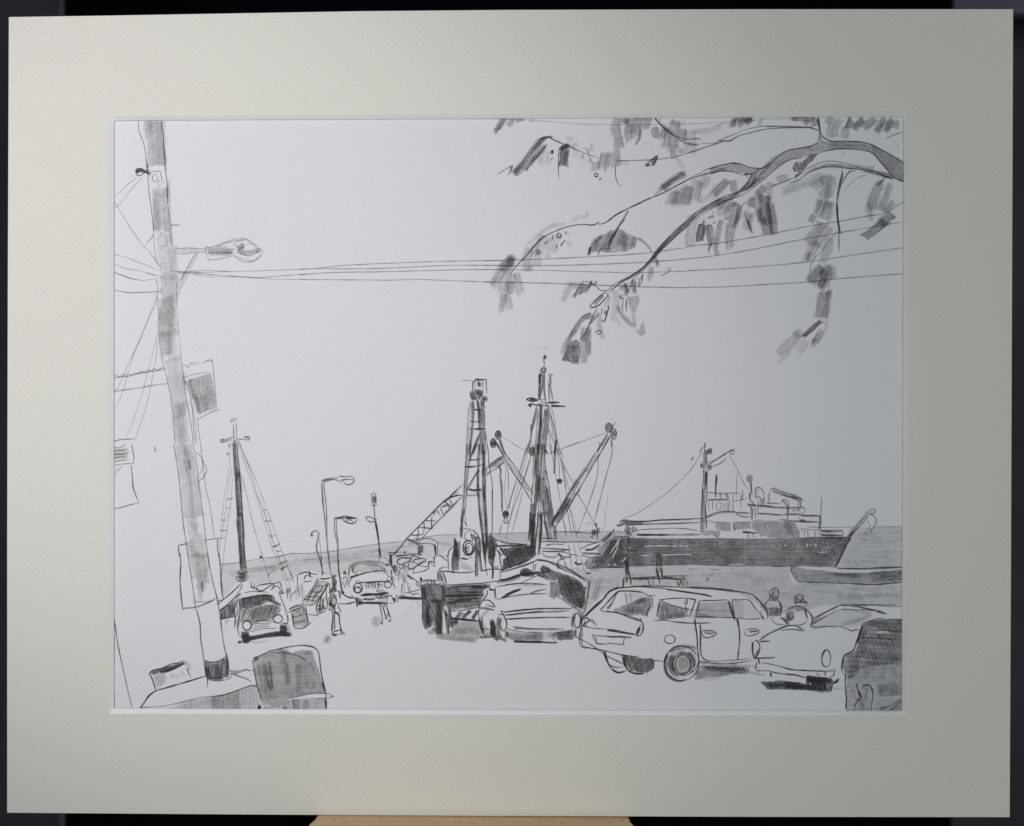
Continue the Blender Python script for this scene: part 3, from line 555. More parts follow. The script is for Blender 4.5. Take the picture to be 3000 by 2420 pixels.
L(4.4,.66,"780,710 900,730 1040,740 1200,755 1400,770 1640,770 1660,780 1650,830 1600,880","930,855 1100,860 1300,880 1400,870 1600,880 1890,890","820,740 860,800 850,970","1070,700 1300,705"); B(8,.6,"780,720 900,735 1050,745 1250,775"); B(6,.55,"930,855 1300,880"); B(7,.4,"1250,770 1600,775"); B(7,.6,"1600,890 1890,895"); B(7,.45,"1340,870 1600,865"); B(7,.55,"840,760 850,960")
L(4.4,.66,"1130,490 1180,470 1230,490 1400,550 1520,580 1630,650 1600,670 1450,610 1300,570 1180,530","1130,490 1120,600 1105,700","1100,540 1095,700","1230,480 1200,460"); B(11,.5,"1150,500 1300,550 1450,600 1600,640"); B(7,.62,"1450,590 1620,650"); L(4.2,.62,"1560,680 1560,800 1590,840","1600,680 1590,740 1640,770","1570,900 1580,960"); B(6,.5,"1580,660 1590,740"); B(7,.45,"1460,820 1580,790")
L(4.4,.66,"1300,665 1340,640 1390,660 1415,720 1410,850","1300,670 1350,690 1380,740 1390,870 1385,960"); B(7,.4,"1310,660 1380,680"); B(5,.5,"1395,700 1400,800 1395,960")
L(4.2,.72,"1910,580 1910,700 1905,850 1905,1000 1890,1110","1880,890 1880,1000 1860,1120"); B(6,.6,"1890,890 1890,1100"); L(4.6,.66,"1280,950 1340,955 1480,970 1600,985 1890,985","1590,955 1660,965"); B(7,.6,"1590,960 1660,962"); B(6,.55,"1480,970 1890,990")
F(.48,"850,980 950,950 1080,970 1300,970 1460,960 1520,1010 1560,1120 1570,1240 1300,1240 1100,1220 980,1180 900,1120 850,1090"); B(22,.28,"1340,1000 1430,1080 1440,1200"); B(18,.2,"900,1020 980,1150"); L(4.2,.7,"710,1130 820,1150 940,1160","790,1160 800,1220","860,1160 860,1200 910,1210","960,1160 1000,1210"); B(6,.66,"710,1140 930,1155"); W(4,"1080,1030 1100,1120 1090,1190","1320,1130 1330,1180","840,1050 845,1110","1290,980 1310,1010")
L(4.4,.64,"1590,1090 1700,1100 1900,1110 2085,1120","1570,1100 1570,1240","1650,1110 1660,1220","1700,1110 1710,1220"); B(6,.5,"1600,1100 1650,1150"); B(7,.5,"1810,1120 1815,1220"); L(3.4,.5,"1700,1060 1850,1065 2085,1070"); L(4.6,.72,"1870,1170 2000,1185 2085,1185","1870,1120 1870,1180"); B(9,.5,"1890,1130 2085,1140")
F(.49,"-1150,1240 -900,1215 -700,1240 0,1240 350,1235 900,1240 1500,1240 1870,1210 2300,1210 2380,1230 2330,1300 2200,1560 2130,1680 1450,1665 900,1660 400,1662 -40,1640 -700,1655 -1040,1665 -1200,1665 -1250,1560 -1240,1400")
F(.16,"-1150,1240 -900,1215 -700,1240 0,1240 350,1235 900,1240 1500,1240 1870,1210 2300,1210 2380,1230 2330,1300 2200,1560 2130,1680 1450,1665 900,1660 400,1662 -40,1640 -700,1655 -1040,1665 -1200,1665 -1250,1560 -1240,1400")
H(.2,1,20,5,"-1150,1240 -900,1215 -700,1240 0,1240 350,1235 900,1240 1500,1240 1870,1210 2300,1210 2380,1230 2330,1300 2200,1560 2130,1680 1450,1665 900,1660 400,1662 -40,1640 -700,1655 -1040,1665 -1200,1665 -1250,1560 -1240,1400")
T(2260,1440,S)
F(.3,"400,700 1100,700 1200,680 1210,750 1100,900 1000,1150 330,1110 500,900"); B(20,.28,"800,730 1100,740"); B(20,.22,"700,1000 1000,900"); L(4.6,.75,"430,715 700,710 1080,700 1200,690","1190,700 1150,800 1090,930 1020,1070 960,1150","760,600 900,595 1090,595 1095,640 1085,670 1000,670 760,665 715,640"); B(8,.45,"760,610 1080,610"); B(6,.6,"760,665 1080,665"); B(6,.8,"1200,690 1180,780"); B(7,.7,"1050,1020 980,1150"); B(6,.8,"1210,650 1190,700")
L(4.4,.72,"1160,700 1260,560 1350,460 1420,370 1480,300 1530,270 1580,270 1585,310 1540,340 1500,330 1520,290","1200,700 1270,610 1390,480 1460,400 1510,340"); B(7,.4,"1220,640 1400,420 1480,320"); B(6,.75,"1190,680 1260,600"); L(4.4,.74,"1510,340 1570,380 1600,450 1580,520 1530,580 1500,650","1390,490 1430,510","1440,450 1490,480 1500,540 1460,600 1410,650 1500,650"); L(4,.6,"1500,600 1520,620")
L(4.2,.7,"0,1140 150,1145 290,1140"); W(4,"550,1180 800,1190 900,1195","720,930 850,925")
W(7,"0,820 20,825","200,825 235,825","400,825 425,820"); W(6,"545,800 550,850","600,825 620,820","650,810 690,810 670,850"); L(4,.7,"170,840 180,800","195,850 240,850")
T(1780,1560,S)
F(.36,"0,90 160,90 400,90 620,110 600,260 560,530 320,540 230,540 -280,540 -220,380 -120,300 -40,140"); H(.35,62,22,4,"-250,500 -120,300 20,100 380,90 330,400 200,540"); B(22,.25,"60,140 -60,420"); B(12,.4,"330,60 320,300 300,500"); B(12,.6,"290,430 290,620")
H(.16,0,12,5,"320,90 2080,90 2080,500 1000,520 400,540")
W(7,"330,220 350,245"); W(4,"180,110 120,200 40,330","110,90 90,110","280,380 210,460","560,215 700,205 860,205 960,205","1000,210 1060,210","1110,205 1150,205","1180,215 1240,200","520,355 640,350","830,350 1000,340 1280,335","400,75 560,70 700,75 1000,70","1850,495 2085,490"); W(6,"1000,205 1040,215","1110,200 1150,210","0,490 30,490","90,500 130,490")
L(4,.7,"870,200 900,220","960,195 970,225","0,540 150,540 260,545","1700,510 1900,512 2085,510"); B(6,.6,"350,280 390,285")
T(1480,1500,S)
L(4.6,.8,"1130,575 1280,500 1420,460 1540,370 1640,290 1665,250 1670,370","1220,575 1300,580 1400,530 1480,470","1165,620 1300,625 1470,640","1170,660 1260,690 1360,690 1480,680","1640,370 1680,365"); B(9,.7,"1480,450 1560,390 1640,310"); B(8,.7,"1220,578 1330,570 1440,500"); B(11,.55,"1400,600 1500,520 1560,440"); F(.62,"1240,720 1440,680 1500,680 1620,420 1700,400 1700,850 1560,850 1250,860 1200,800"); H(.4,60,16,4,"1240,850 1480,680 1620,430 1800,390 1820,850"); B(8,.5,"1180,640 1460,640"); L(4.6,.78,"1260,860 1400,860 1600,845 1840,850","1620,400 1700,385 1860,380"); W(4,"1380,790 1300,830","1640,700 1700,570 1740,440"); L(4.4,.8,"1370,180 1400,240 1410,350 1410,430","1380,180 1400,170","1320,380 1330,350"); B(9,.72,"1380,180 1385,205"); B(7,.66,"1430,240 1435,310"); E(4.4,.75,1355,312,32,40); FE(.66,1355,312,30,38); B(11,.75,"1350,310 1360,320"); B(7,.8,"1325,370 1325,400"); L(4,.6,"1240,180 1280,165 1320,175")
L(4.4,.66,"740,300 860,305 960,300 1080,310 1330,320 1450,315")
G('drawn_mooring_post', 'crossed dark posts of a floodlight or mooring standing behind the estate car roof rack')
T(1780,1560,S)
L(5,.8,"320,0 320,100 318,160","290,430 285,560 290,690 280,770","310,500 325,620 350,720 365,800","270,30 300,0","350,0 370,40"); B(11,.7,"300,430 300,560 305,650"); B(8,.7,"320,600 340,700"); B(7,.75,"295,690 290,760"); B(6,.8,"350,730 362,790")
B(9,.5,"760,300 760,480 765,680"); B(9,.5,"800,300 810,480 835,680"); L(5,.8,"740,540 760,640 790,720 795,810","800,540 820,600 845,720"); B(6,.7,"765,580 780,670","820,560 840,680")
G('drawn_roof_rack', 'light slatted roof rack outline above the estate car')
L(5,.8,"240,850 235,760 260,690 290,700 330,700 500,690 760,670 1000,665 1240,660","380,710 500,720 700,700 900,705 1060,715 1120,720 1170,680 1170,760 1180,820","610,720 640,780 655,815","680,730 710,800","1060,740 1080,820 1130,740 1150,820","1200,700 1225,820","1120,730 1100,800"); B(7,.66,"330,700 500,702 640,690"); B(6,.6,"640,700 1120,705"); L(3.6,.45,"905,800 900,770 960,760"); B(6,.6,"850,685 1000,690"); B(6,.7,"245,700 240,850")
G('drawn_estate_car', 'large white estate car seen from the rear corner, the biggest vehicle in the drawing')
L(5.2,.84,"0,915 60,880 130,850 250,845 420,825 640,835 800,850 1000,880 1200,910 1400,940 1500,960 1600,985"); L(4.6,.7,"520,810 700,815 1000,830 1300,840 1600,855 1800,870 2085,915"); B(6,.75,"20,910 130,855 240,845"); B(6,.5,"1200,840 1600,858 2085,915"); B(6,.6,"900,870 1200,910 1450,950"); L(4.4,.6,"130,850 170,790","0,940 40,880 100,880")
L(5,.8,"0,1080 100,960 170,905 250,890 400,895 520,910 600,955 690,1010 680,1080 640,1170 615,1220 610,1290","0,1180 60,1100 100,1010 150,920","-20,1190 30,1210 120,1220 240,1260 360,1310 490,1350 540,1380","610,970 740,960"); F(.6,"90,1170 250,1110 400,1050 600,980 650,1010 660,1060 610,1280 480,1260 380,1270 240,1240 110,1210"); F(.18,"170,930 500,930 590,970 280,1080 260,960"); B(14,.5,"420,1080 580,1010"); B(18,.4,"250,1180 560,1180"); L(4.4,.66,"255,900 280,980 290,1090","350,920 355,1060","660,1000 650,1080 600,1260","700,1100 670,1190")
L(5,.82,"790,1030 900,1015 1050,1005 1200,1005 1350,1020","820,1040 790,1150 755,1290","790,1030 830,1045 900,1080 1050,1130 1200,1165 1350,1190","1340,1020 1310,1130 1270,1240 1240,1300","1410,1030 1390,1100 1350,1220 1340,1310","1210,1010 1215,1090 1190,1090 1175,1050 1190,1040","1190,1100 1200,1170 1240,1200"); B(6,.75,"790,1060 755,1280"); F(.62,"830,1060 1000,1120 1210,1180 1240,1290 1000,1300 780,1340 770,1290"); B(14,.4,"800,1290 1000,1270 1200,1240"); L(4.6,.75,"780,1340 1000,1310 1200,1290","710,1345 900,1345 1050,1370 1250,1385 1580,1380"); B(5,.55,"1000,1365 1300,1385 1580,1382")
L(4.6,.72,"1410,1040 1600,1040 1800,1030 1850,1040","1340,1310 1500,1300 1700,1295 1900,1300 2085,1310","1850,1040 1890,1160 1920,1280 1950,1350","1900,1030 1920,1160 1945,1340","1900,1030 2085,1030"); B(8,.5,"1860,1060 1940,1330"); F(.24,"1430,1080 1840,1050 1880,1180 1900,1290 1360,1290 1390,1150"); B(11,.3,"1380,1270 1650,1290"); B(9,.4,"1400,1050 1360,1280"); L(3.6,.45,"1350,1190 1500,1180 1700,1200 1880,1190"); F(.15,"1930,1050 2085,1050 2085,1290 1960,1290"); B(12,.22,"1270,1290 1340,1260")
L(5,.8,"1340,1330 1350,1480 1370,1650 1380,1736","1410,1400 1415,1600 1415,1736","1975,1320 2010,1480 2020,1600 2015,1736"); B(6,.6,"1985,1330 2010,1480"); B(5,.75,"1315,1485 1340,1490"); L(4.8,.8,"1440,1500 1550,1495 1640,1520 1665,1550 1600,1590 1490,1605 1450,1570 1440,1500","1480,1520 1520,1545 1600,1545 1640,1530"); B(8,.5,"1480,1520 1620,1530")
E(4.8,.8,950,1632,82,66); L(5,.82,"-10,1480 150,1500 300,1530 430,1550","0,1500 200,1530 430,1565 480,1585","490,1300 530,1370 550,1430 540,1510 500,1570 460,1585 440,1540 460,1480 500,1430 540,1390","-30,1590 120,1590 200,1590 360,1600","260,1600 245,1700 260,1720","-10,1690 100,1700 260,1715"); B(6,.6,"0,1492 400,1558"); B(9,.85,"490,1450 455,1560"); B(6,.6,"520,1540 545,1420"); B(6,.6,"0,1592 370,1605")
T(1480,1500,S)
L(5,.82,"1180,1640 1250,1580 1360,1460 1480,1350 1600,1210 1680,1180","1200,1600 1340,1480 1470,1370 1540,1260 1620,1200 1700,1160 1800,1150","1450,1500 1530,1420 1600,1330 1700,1230 1740,1210 1860,1210 2085,1230","1460,1490 1500,1450 1510,1470","1550,1470 1620,1400 1700,1250 1720,1220","1460,1500 1500,1520 1600,1525 1750,1550 1900,1590 2085,1660"); B(6,.6,"1220,1590 1340,1480 1470,1360 1600,1220"); L(4.4,.72,"1280,1640 1340,1650 1390,1720")
G('drawn_barge', 'low dark barge hull cut by the right edge below the freighter bow')
T(2260,1440,S)
F(.49,"290,1120 500,1180 800,1210 1100,1240 1500,1240 2010,1200 2010,1370 1700,1400 1300,1410 800,1400 430,1380 360,1330 310,1220"); F(.3,"820,1220 1100,1250 1500,1240 2010,1200 2010,1290 1600,1330 1200,1310 900,1290"); B(14,.3,"950,1270 1400,1290"); B(14,.35,"1650,1290 2000,1250"); B(14,.3,"1500,1350 2000,1320")
L(4.6,.75,"290,1150 320,1260 370,1350 410,1385","1000,1170 1200,1180 1450,1180 1600,1160 1800,1155 2010,1150","400,1380 700,1390 1000,1400 1300,1410 1600,1420 1800,1400 2010,1380"); B(6,.6,"1000,1175 1450,1180 2010,1155"); B(6,.6,"1200,1412 1600,1418 2010,1385"); L(4,.6,"350,1170 370,1260 410,1370"); W(5,"350,1180 370,1230","540,1180 800,1195 1000,1210 1200,1222 1500,1212 1800,1190 2000,1180"); B(9,.4,"1500,1245 2000,1205")
G('drawn_low_car', 'rear edge and bumper shadow of the light car beside the estate car')
T(1380,1700,S)
F(.66,"1290,790 1400,770 1560,750 1600,800 1590,870 1540,910 1440,910 1360,930 1300,880 1220,830"); B(12,.6,"1300,820 1560,800"); B(12,.6,"1320,880 1560,860"); F(.3,"590,790 1260,790 1300,900 700,920 570,880"); B(10,.4,"1180,800 1270,900"); E(5,.84,1618,612,52,112); L(5,.82,"1600,740 1600,860","1545,560 1540,700 1560,740","1560,500 1550,600"); B(5,.5,"1560,560 1580,700"); L(5,.86,"1250,890 1320,960"); B(6,.85,"660,940 1000,945 1310,955"); B(7,.55,"660,740 1000,745 1420,750")
G('drawn_estate_car', 'rear bumper corner and number plate of the large estate car')
L(5.2,.84,"1680,600 1690,700 1650,860 1660,960 1690,1020 1840,1040 2085,1085","1600,860 1750,940 1900,1030 2010,1110","1690,720 1700,800 1705,870","1700,700 1660,730 1640,740","1740,570 1790,580 1800,620 1740,660 1700,690","1800,610 1860,640 1920,710","1700,1010 1695,960 1700,920","1680,640 1700,610","1840,830 1960,850 2085,855","1900,860 1915,970 2085,975","1860,840 1880,930","1990,1130 2040,1080 2085,1200","2010,1100 2040,1100 2085,1260"); B(7,.75,"1700,690 1790,710"); L(4.8,.8,"1700,700 1830,725 1940,740 2085,745"); B(7,.6,"1740,620 1720,680"); B(5,.6,"1670,780 1690,980"); B(7,.85,"2030,1110 2085,1250")
# ---- centre: tower, masts, trawlers ----
S=5.2125
G('drawn_lattice_tower', 'narrow tapering lattice mast tower with a dark boxy top, left of the tall ship mast')
T(1300,1000,S)
L(5,.84,"445,740 450,620 475,590 480,720","480,590 560,595 650,580 650,700 660,770 650,800","595,610 600,720","525,600 540,690"); B(7,.75,"480,585 650,585"); B(10,.75,"535,620 550,700"); L(4,.5,"435,600 440,700","260,595 430,600")
F(.66,"405,750 480,730 620,745 600,800 560,890 440,900 410,840"); B(12,.75,"420,780 440,860 500,850"); B(14,.6,"490,760 560,800 580,850"); B(11,.7,"590,840 600,900 590,1000"); B(14,.7,"600,870 640,870 635,920"); B(5,.6,"610,985 640,1010")
B(11,.34,"420,920 390,1100 375,1300 370,1500 355,1736"); B(9,.6,"445,910 450,1100 440,1300 420,1480 395,1736"); B(8,.72,"520,900 540,1050 540,1200 550,1340"); B(11,.6,"595,900 590,1080 600,1250 605,1450 610,1736"); L(4.4,.7,"430,900 430,1100 430,1300 410,1500 375,1736","500,900 530,1100 540,1300 545,1400","570,900 570,1200 560,1400 550,1736","620,1020 625,1250 635,1500 640,1736")
L(5.2,.8,"465,1040 530,1055 600,1050","400,1220 480,1230 600,1220","390,1335 480,1340 630,1335"); B(7,.7,"470,1042 590,1055"); B(8,.75,"480,1340 630,1335")
B(9,.6,"560,1400 500,1560 440,1736"); L(4.4,.7,"530,1430 470,1580 420,1736"); L(4,.66,"630,1360 650,1480 670,1620 685,1736"); B(9,.42,"580,1350 570,1736")
T(1300,1300,S)
B(11,.45,"380,0 360,250 340,500 325,700 300,1000 275,1250 265,1440"); L(4.4,.72,"350,0 335,300 320,550 310,750","415,0 395,250 360,560 345,800 330,1000 320,1100","310,800 290,1000 270,1200 255,1420"); B(7,.6,"490,0 440,130 400,260"); L(4.6,.7,"480,0 420,160 385,260")
B(7,.7,"310,1000 280,1150 270,1440"); B(9,.65,"540,0 530,300 525,700 545,950 570,1200 600,1500 620,1736"); B(9,.72,"590,0 605,300 605,600 620,900 640,1200 650,1500 640,1700"); L(5,.8,"620,100 635,500 635,800 660,1200 665,1450","510,450 520,700 540,1000 570,1250"); B(5,.3,"570,700 600,1100 620,1400")
L(5.4,.85,"390,255 480,245 580,235","330,355 430,355 530,335 640,315"); B(7,.8,"330,355 480,350"); B(8,.86,"385,695 440,710 580,700"); L(4.6,.68,"350,790 440,795 560,780","130,800 250,790 340,780"); B(9,.25,"360,775 560,770")
L(4.6,.75,"530,400 450,530 390,630 350,720","0,900 80,820 170,730 250,660 310,610","0,1075 100,980 200,880 290,800"); B(6,.55,"540,390 440,560 360,720"); B(8,.45,"0,900 120,800"); L(5,.76,"80,820 160,795 300,780","80,840 140,950","45,900 95,980"); B(6,.4,"0,935 80,915"); L(4,.6,"160,770 230,740")
B(11,.65,"700,350 780,290 850,235 910,195"); F(.5,"650,380 740,290 890,185 940,270 850,340 740,370"); L(5,.75,"645,370 760,275 890,190","650,470 700,430 800,380 860,330 940,275"); L(4.2,.55,"640,490 720,440"); B(6,.7,"650,370 655,440")
L(4,.75,"660,0 680,120 690,300 710,420 735,560 745,800 740,1100 740,1360"); B(4.5,.5,"740,700 742,1350")
B(6,.8,"845,330 870,420 870,480"); B(6,.6,"865,480 880,600 890,800 895,1050"); L(4,.66,"850,460 870,620 880,850 885,1050"); L(3.2,.45,"930,300 945,500 925,700 950,900 960,1020","965,310 990,600 990,800 1000,900","945,280 990,480 985,700")
B(15,.9,"945,1040 950,1100"); E(5,.9,945,1080,44,52); FE(.8,945,1080,40,46); L(5,.8,"930,1140 920,1190 945,1220 975,1215 965,1140"); 
L(5,.75,"320,1180 350,1130","320,1185 335,1220 350,1260"); B(5,.8,"325,1190 350,1255"); B(6,.4,"225,1290 340,1300 450,1320")
L(5.2,.78,"440,1320 500,1370 545,1450 550,1500","330,1460 320,1400 350,1350 420,1330","420,1370 440,1490","460,1370 480,1490"); B(10,.5,"440,1370 450,1480"); B(12,.62,"500,1420 530,1500"); L(4.5,.7,"320,1450 380,1490 420,1490")
B(10,.72,"330,1560 320,1620 350,1680 400,1690 450,1640 460,1560"); E(6,.85,380,1590,88,112); E(5,.85,385,1600,60,84); L(5,.85,"390,1570 350,1590 340,1640 370,1650 390,1620 360,1610"); L(4,.6,"290,1690 330,1710 420,1680")
L(5.5,.86,"165,1440 190,1520 210,1620 205,1740","160,1450 165,1560 140,1740"); B(10,.85,"180,1500 185,1620 175,1740"); B(11,.45,"230,1480 230,1740"); L(4.4,.7,"150,1570 80,1630 60,1740")
B(10,.5,"520,1500 530,1620 540,1740"); L(4.5,.72,"490,1500 500,1740","560,1480 565,1740"); B(7,.8,"610,1500 640,1740")
G('drawn_ship_mast', 'tall central ship mast with crosstrees and fanned rigging lines, the tallest in the drawing')
T(1300,1000,S)
B(6,.85,"1545,230 1525,290"); E(5,.85,1545,240,18,24); L(5,.85,"1525,290 1535,330 1530,400"); E(6,.88,1525,440,32,36); FE(.5,1525,440,28,32); L(4,.6,"1475,385 1475,480 1465,640","1560,390 1560,460"); B(8,.7,"1480,480 1470,700 1460,900"); L(4.6,.8,"1510,480 1505,700 1485,800 1470,890","1540,480 1535,700 1540,800 1560,900"); L(5,.84,"1455,500 1455,700 1445,900"); B(6,.6,"1530,500 1535,780 1555,900")
L(4.5,.72,"1605,500 1620,540 1610,640 1605,720 1610,900","1605,495 1660,515 1630,540 1640,620 1630,680 1650,800 1665,930"); B(7,.45,"1615,640 1612,700"); B(6,.4,"1615,700 1610,930")
L(5.4,.88,"1260,885 1350,865 1440,895","1265,890 1340,915 1440,905","1470,890 1540,880","1560,935 1660,935 1770,930"); B(7,.8,"1320,885 1430,895"); B(7,.88,"1600,938 1765,932"); B(7,.88,"1300,975 1340,990"); L(5.2,.88,"1290,970 1320,955 1420,975 1500,985","1290,975 1330,1000","1500,985 1620,985"); B(7,.88,"1640,985 1760,990 1860,995"); L(4.4,.6,"1480,900 1560,960 1600,1000","1540,880 1560,940 1610,1010","1480,920 1520,980 1590,1000")
L(3,.14,"1640,70 1590,95","1270,85 1400,85 1550,95","1270,85 1200,140 1130,190"); B(5,.45,"1525,98 1595,98")
B(6,.75,"1430,960 1500,960"); B(9,.72,"1480,970 1485,1200 1470,1400 1445,1736"); L(4.6,.8,"1500,970 1490,1200 1465,1500 1440,1736","1420,980 1360,1250 1330,1460 1270,1700","1470,960 1460,1300 1430,1600 1420,1736"); B(7,.5,"1430,1020 1390,1200 1350,1350"); B(7,.45,"1440,1050 1420,1400 1380,1736"); B(10,.5,"1580,1010 1570,1250 1530,1500 1500,1736"); B(9,.5,"1560,1030 1540,1250 1510,1500"); B(9,.4,"1590,1060 1570,1400 1545,1736")
L(4.2,.62,"1540,1040 1500,1400 1490,1736","1600,1000 1600,1240 1560,1500 1545,1736","1330,1270 1335,1400 1330,1480","1325,1480 1250,1736","1345,1490 1290,1700"); B(5,.6,"1330,1270 1340,1460"); 
L(3.6,.6,"1610,1010 1650,1180 1700,1380 1740,1560 1800,1736","1640,1000 1680,1150 1720,1400","1600,1090 1640,1250 1690,1500 1710,1570","1600,1310 1640,1440 1690,1580","1600,1350 1620,1500 1650,1736","1720,1400 1730,1500 1790,1736"); B(4.5,.5,"1620,1100 1690,1350 1720,1500"); B(8,.7,"1720,1500 1700,1620 1690,1736"); L(4.6,.7,"1700,1600 1735,1640 1760,1736","1710,1500 1720,1570 1690,1680")
L(3.2,.5,"890,1460 1000,1520 1120,1600 1240,1670","1800,1640 1900,1600 2000,1560 2085,1530")
T(1300,1300,S)
E(5,.84,1350,120,42,62); FE(.55,1350,120,38,56); B(9,.5,"1330,150 1370,90"); B(7,.88,"1550,90 1590,160"); L(4,.6,"1340,70 1345,160")
B(10,.78,"1440,0 1425,300 1420,600 1400,900 1370,1200 1355,1500 1350,1600"); B(10,.55,"1500,0 1480,300 1460,600 1440,900"); B(12,.6,"1480,500 1480,700 1500,850 1560,1100"); B(9,.5,"1540,0 1530,400 1520,700 1560,1000"); B(16,.5,"1370,900 1350,1200 1340,1500"); B(12,.66,"1430,450 1440,750 1440,900")
L(4.6,.8,"1400,150 1390,400 1350,700 1340,900 1320,1200 1300,1460","1450,900 1440,1200 1410,1450 1390,1600","1500,0 1490,350 1470,500","1440,0 1420,250 1400,500"); L(4,.66,"1360,0 1370,250 1350,500","1500,700 1480,1000 1500,1200 1480,1500","1530,0 1550,300 1580,500"); B(9,.6,"1480,1030 1490,1250 1470,1500 1450,1700"); B(8,.4,"1380,40 1385,300 1370,550")
L(4.6,.8,"1550,400 1600,600 1640,900 1680,1140","1560,620 1600,850 1660,1150","1520,850 1540,1150 1580,1350 1600,1500"); B(12,.55,"1540,500 1560,750 1590,1000 1640,1300"); B(10,.6,"1570,650 1600,900 1650,1120 1660,1250"); B(16,.42,"1560,1000 1600,1300 1620,1480"); B(8,.66,"1540,1180 1600,1470"); B(12,.45,"1640,1200 1690,1300 1710,1480"); L(4.5,.8,"1690,1290 1700,1380 1710,1480","1450,1070 1500,1170 1540,1220"); L(4,.6,"1620,1390 1640,1430 1670,1440")
L(3.4,.55,"1280,0 1200,300 1100,600 1040,780 980,1000","1330,0 1230,320 1150,600 1070,900 1010,1180 960,1400 950,1460","1340,150 1250,440 1150,760 1060,1000 970,1300","1330,240 1260,450 1180,700","1210,720 1150,950 1070,1250 1030,1380"); B(5,.5,"1110,570 1050,760 985,1000"); B(6,.45,"1000,920 970,1030"); L(3.4,.5,"910,1150 870,1290 820,1440"); B(6,.35,"880,1250 840,1400"); B(5,.4,"1260,60 1190,320 1150,430")
L(3.2,.55,"1600,0 1680,300 1700,470","1730,100 1760,300 1770,560","1740,80 1790,250 1880,700","1640,0 1660,160","1800,80 1830,320 1990,610","1820,330 1880,560 1920,720","1680,350 1740,640 1790,940","1780,200 1830,500 1880,800","1880,1000 1920,1200 1960,1400","1920,980 1970,1200 2010,1380","1810,1100 1850,1250 1870,1420","2085,1260 2020,1400","2050,760 2085,840"); B(7,.66,"1710,0 1695,250 1690,450"); B(5,.8,"1685,410 1688,455")
FE(.66,1768,572,34,40); B(13,.8,"1770,540 1765,600"); L(4,.7,"1730,580 1760,540 1800,550 1800,590 1770,615 1730,585")
B(8,.8,"1840,200 1840,200.5")
G('drawn_boom', 'left cargo boom with a round block at its tip slanting up from the ship mast')
T(1300,1000,S)
E(5,.8,832,1430,44,64); FE(.66,832,1430,40,60); B(14,.75,"825,1400 845,1460"); B(10,.6,"820,1390 850,1400"); E(5,.86,755,1555,42,68); FE(.75,755,1555,38,62); B(14,.8,"750,1530 760,1590"); L(5,.8,"740,1490 745,1510","780,1510 830,1610 890,1700 920,1736"); L(5,.78,"860,1480 890,1600 950,1736"); B(9,.45,"860,1500 890,1600 920,1700"); L(4.4,.75,"830,1480 890,1620 940,1736","790,1520 850,1630 890,1736")
T(1300,1300,S)
L(4.8,.78,"810,0 880,130 940,240 1040,400 1150,580 1260,740 1340,880","860,0 940,150 1060,310 1180,480 1290,650 1380,780"); B(7,.3,"900,120 1050,360 1200,560 1340,780"); L(4,.6,"830,0 910,160 930,230","1000,370 1150,560 1300,720")
G('drawn_boom', 'right cargo boom with two round blocks at its tip slanting up from the ship mast')
T(1560,1180,S)
E(5,.8,1165,380,52,68); F(.72,"1115,370 1160,315 1215,330 1225,400 1180,445 1130,430"); E(4.5,.78,1240,475,44,84); F(.5,"1210,410 1270,400 1285,480 1240,560 1200,520"); B(12,.5,"1230,430 1250,520"); L(5,.82,"1220,370 1240,340 1270,295"); L(4.5,.7,"1180,440 1140,460")
L(4.8,.8,"1150,460 1080,580 1000,710 900,860 780,1060 640,1250 520,1450 420,1620 350,1740","1180,500 1110,640 1010,820 920,960 820,1140 700,1340 580,1550 470,1740"); B(9,.55,"1150,490 1070,620 990,740"); B(12,.4,"1010,780 900,920 800,1060"); B(14,.35,"830,980 700,1180 600,1340"); B(14,.55,"560,1440 480,1580 400,1720"); L(4.2,.66,"1190,520 1050,740","560,1500 440,1700","520,1460 600,1500"); B(8,.5,"660,1360 560,1520 440,1740")
L(3.4,.6,"990,600 1010,590 1025,650 1020,700 1000,740 1015,800 1000,860 1005,960 985,1120 940,1300 880,1480 820,1640 780,1740","260,770 450,700 650,630 900,540 1130,455"); L(4.6,.78,"1200,560 1215,700 1195,850 1140,1060 1080,1280 1020,1520 960,1740"); B(5,.75,"1205,560 1210,680"); L(3,.22,"1225,580 1230,700 1200,980","1160,1380 1110,1700")
L(3.4,.55,"380,720 450,900 540,1080 620,1240","690,1400 790,1560 890,1740","560,1600 620,1740"); 
T(1300,1300,S)
L(4.8,.82,"2085,500 2000,620 1900,780 1820,900 1740,1040 1660,1180 1650,1230","2085,690 1980,850 1900,990 1800,1140 1700,1270"); B(17,.36,"2060,560 1900,820 1760,1060"); B(14,.66,"1900,900 1800,1050 1700,1210"); B(8,.75,"1760,1040 1680,1160 1660,1230"); L(4.6,.75,"1650,1230 1690,1280 1740,1260","1920,880 1850,990")
G('drawn_trawler', 'black-hulled trawler moored at the quay seen from the stern with masts above it')
S=5.2125
T(1190,1560,S)
L(5.4,.86,"735,90 770,150 775,250 790,400 800,570","740,90 745,200 710,320 700,450 715,600 725,640","730,220 670,260 640,330 640,430 650,580","500,350 560,370 610,425 640,430","600,340 620,370"); F(.85,"735,100 770,160 770,300 800,560 740,580 710,560 700,420 740,260"); B(10,.6,"800,130 800,350 820,440")
B(6,.75,"850,395 930,410"); L(4.6,.75,"840,380 900,410 1010,370","860,405 930,400"); B(12,.24,"820,480 900,520 1020,575"); B(10,.24,"830,520 960,570"); L(3.6,.45,"820,450 920,490 1020,570")
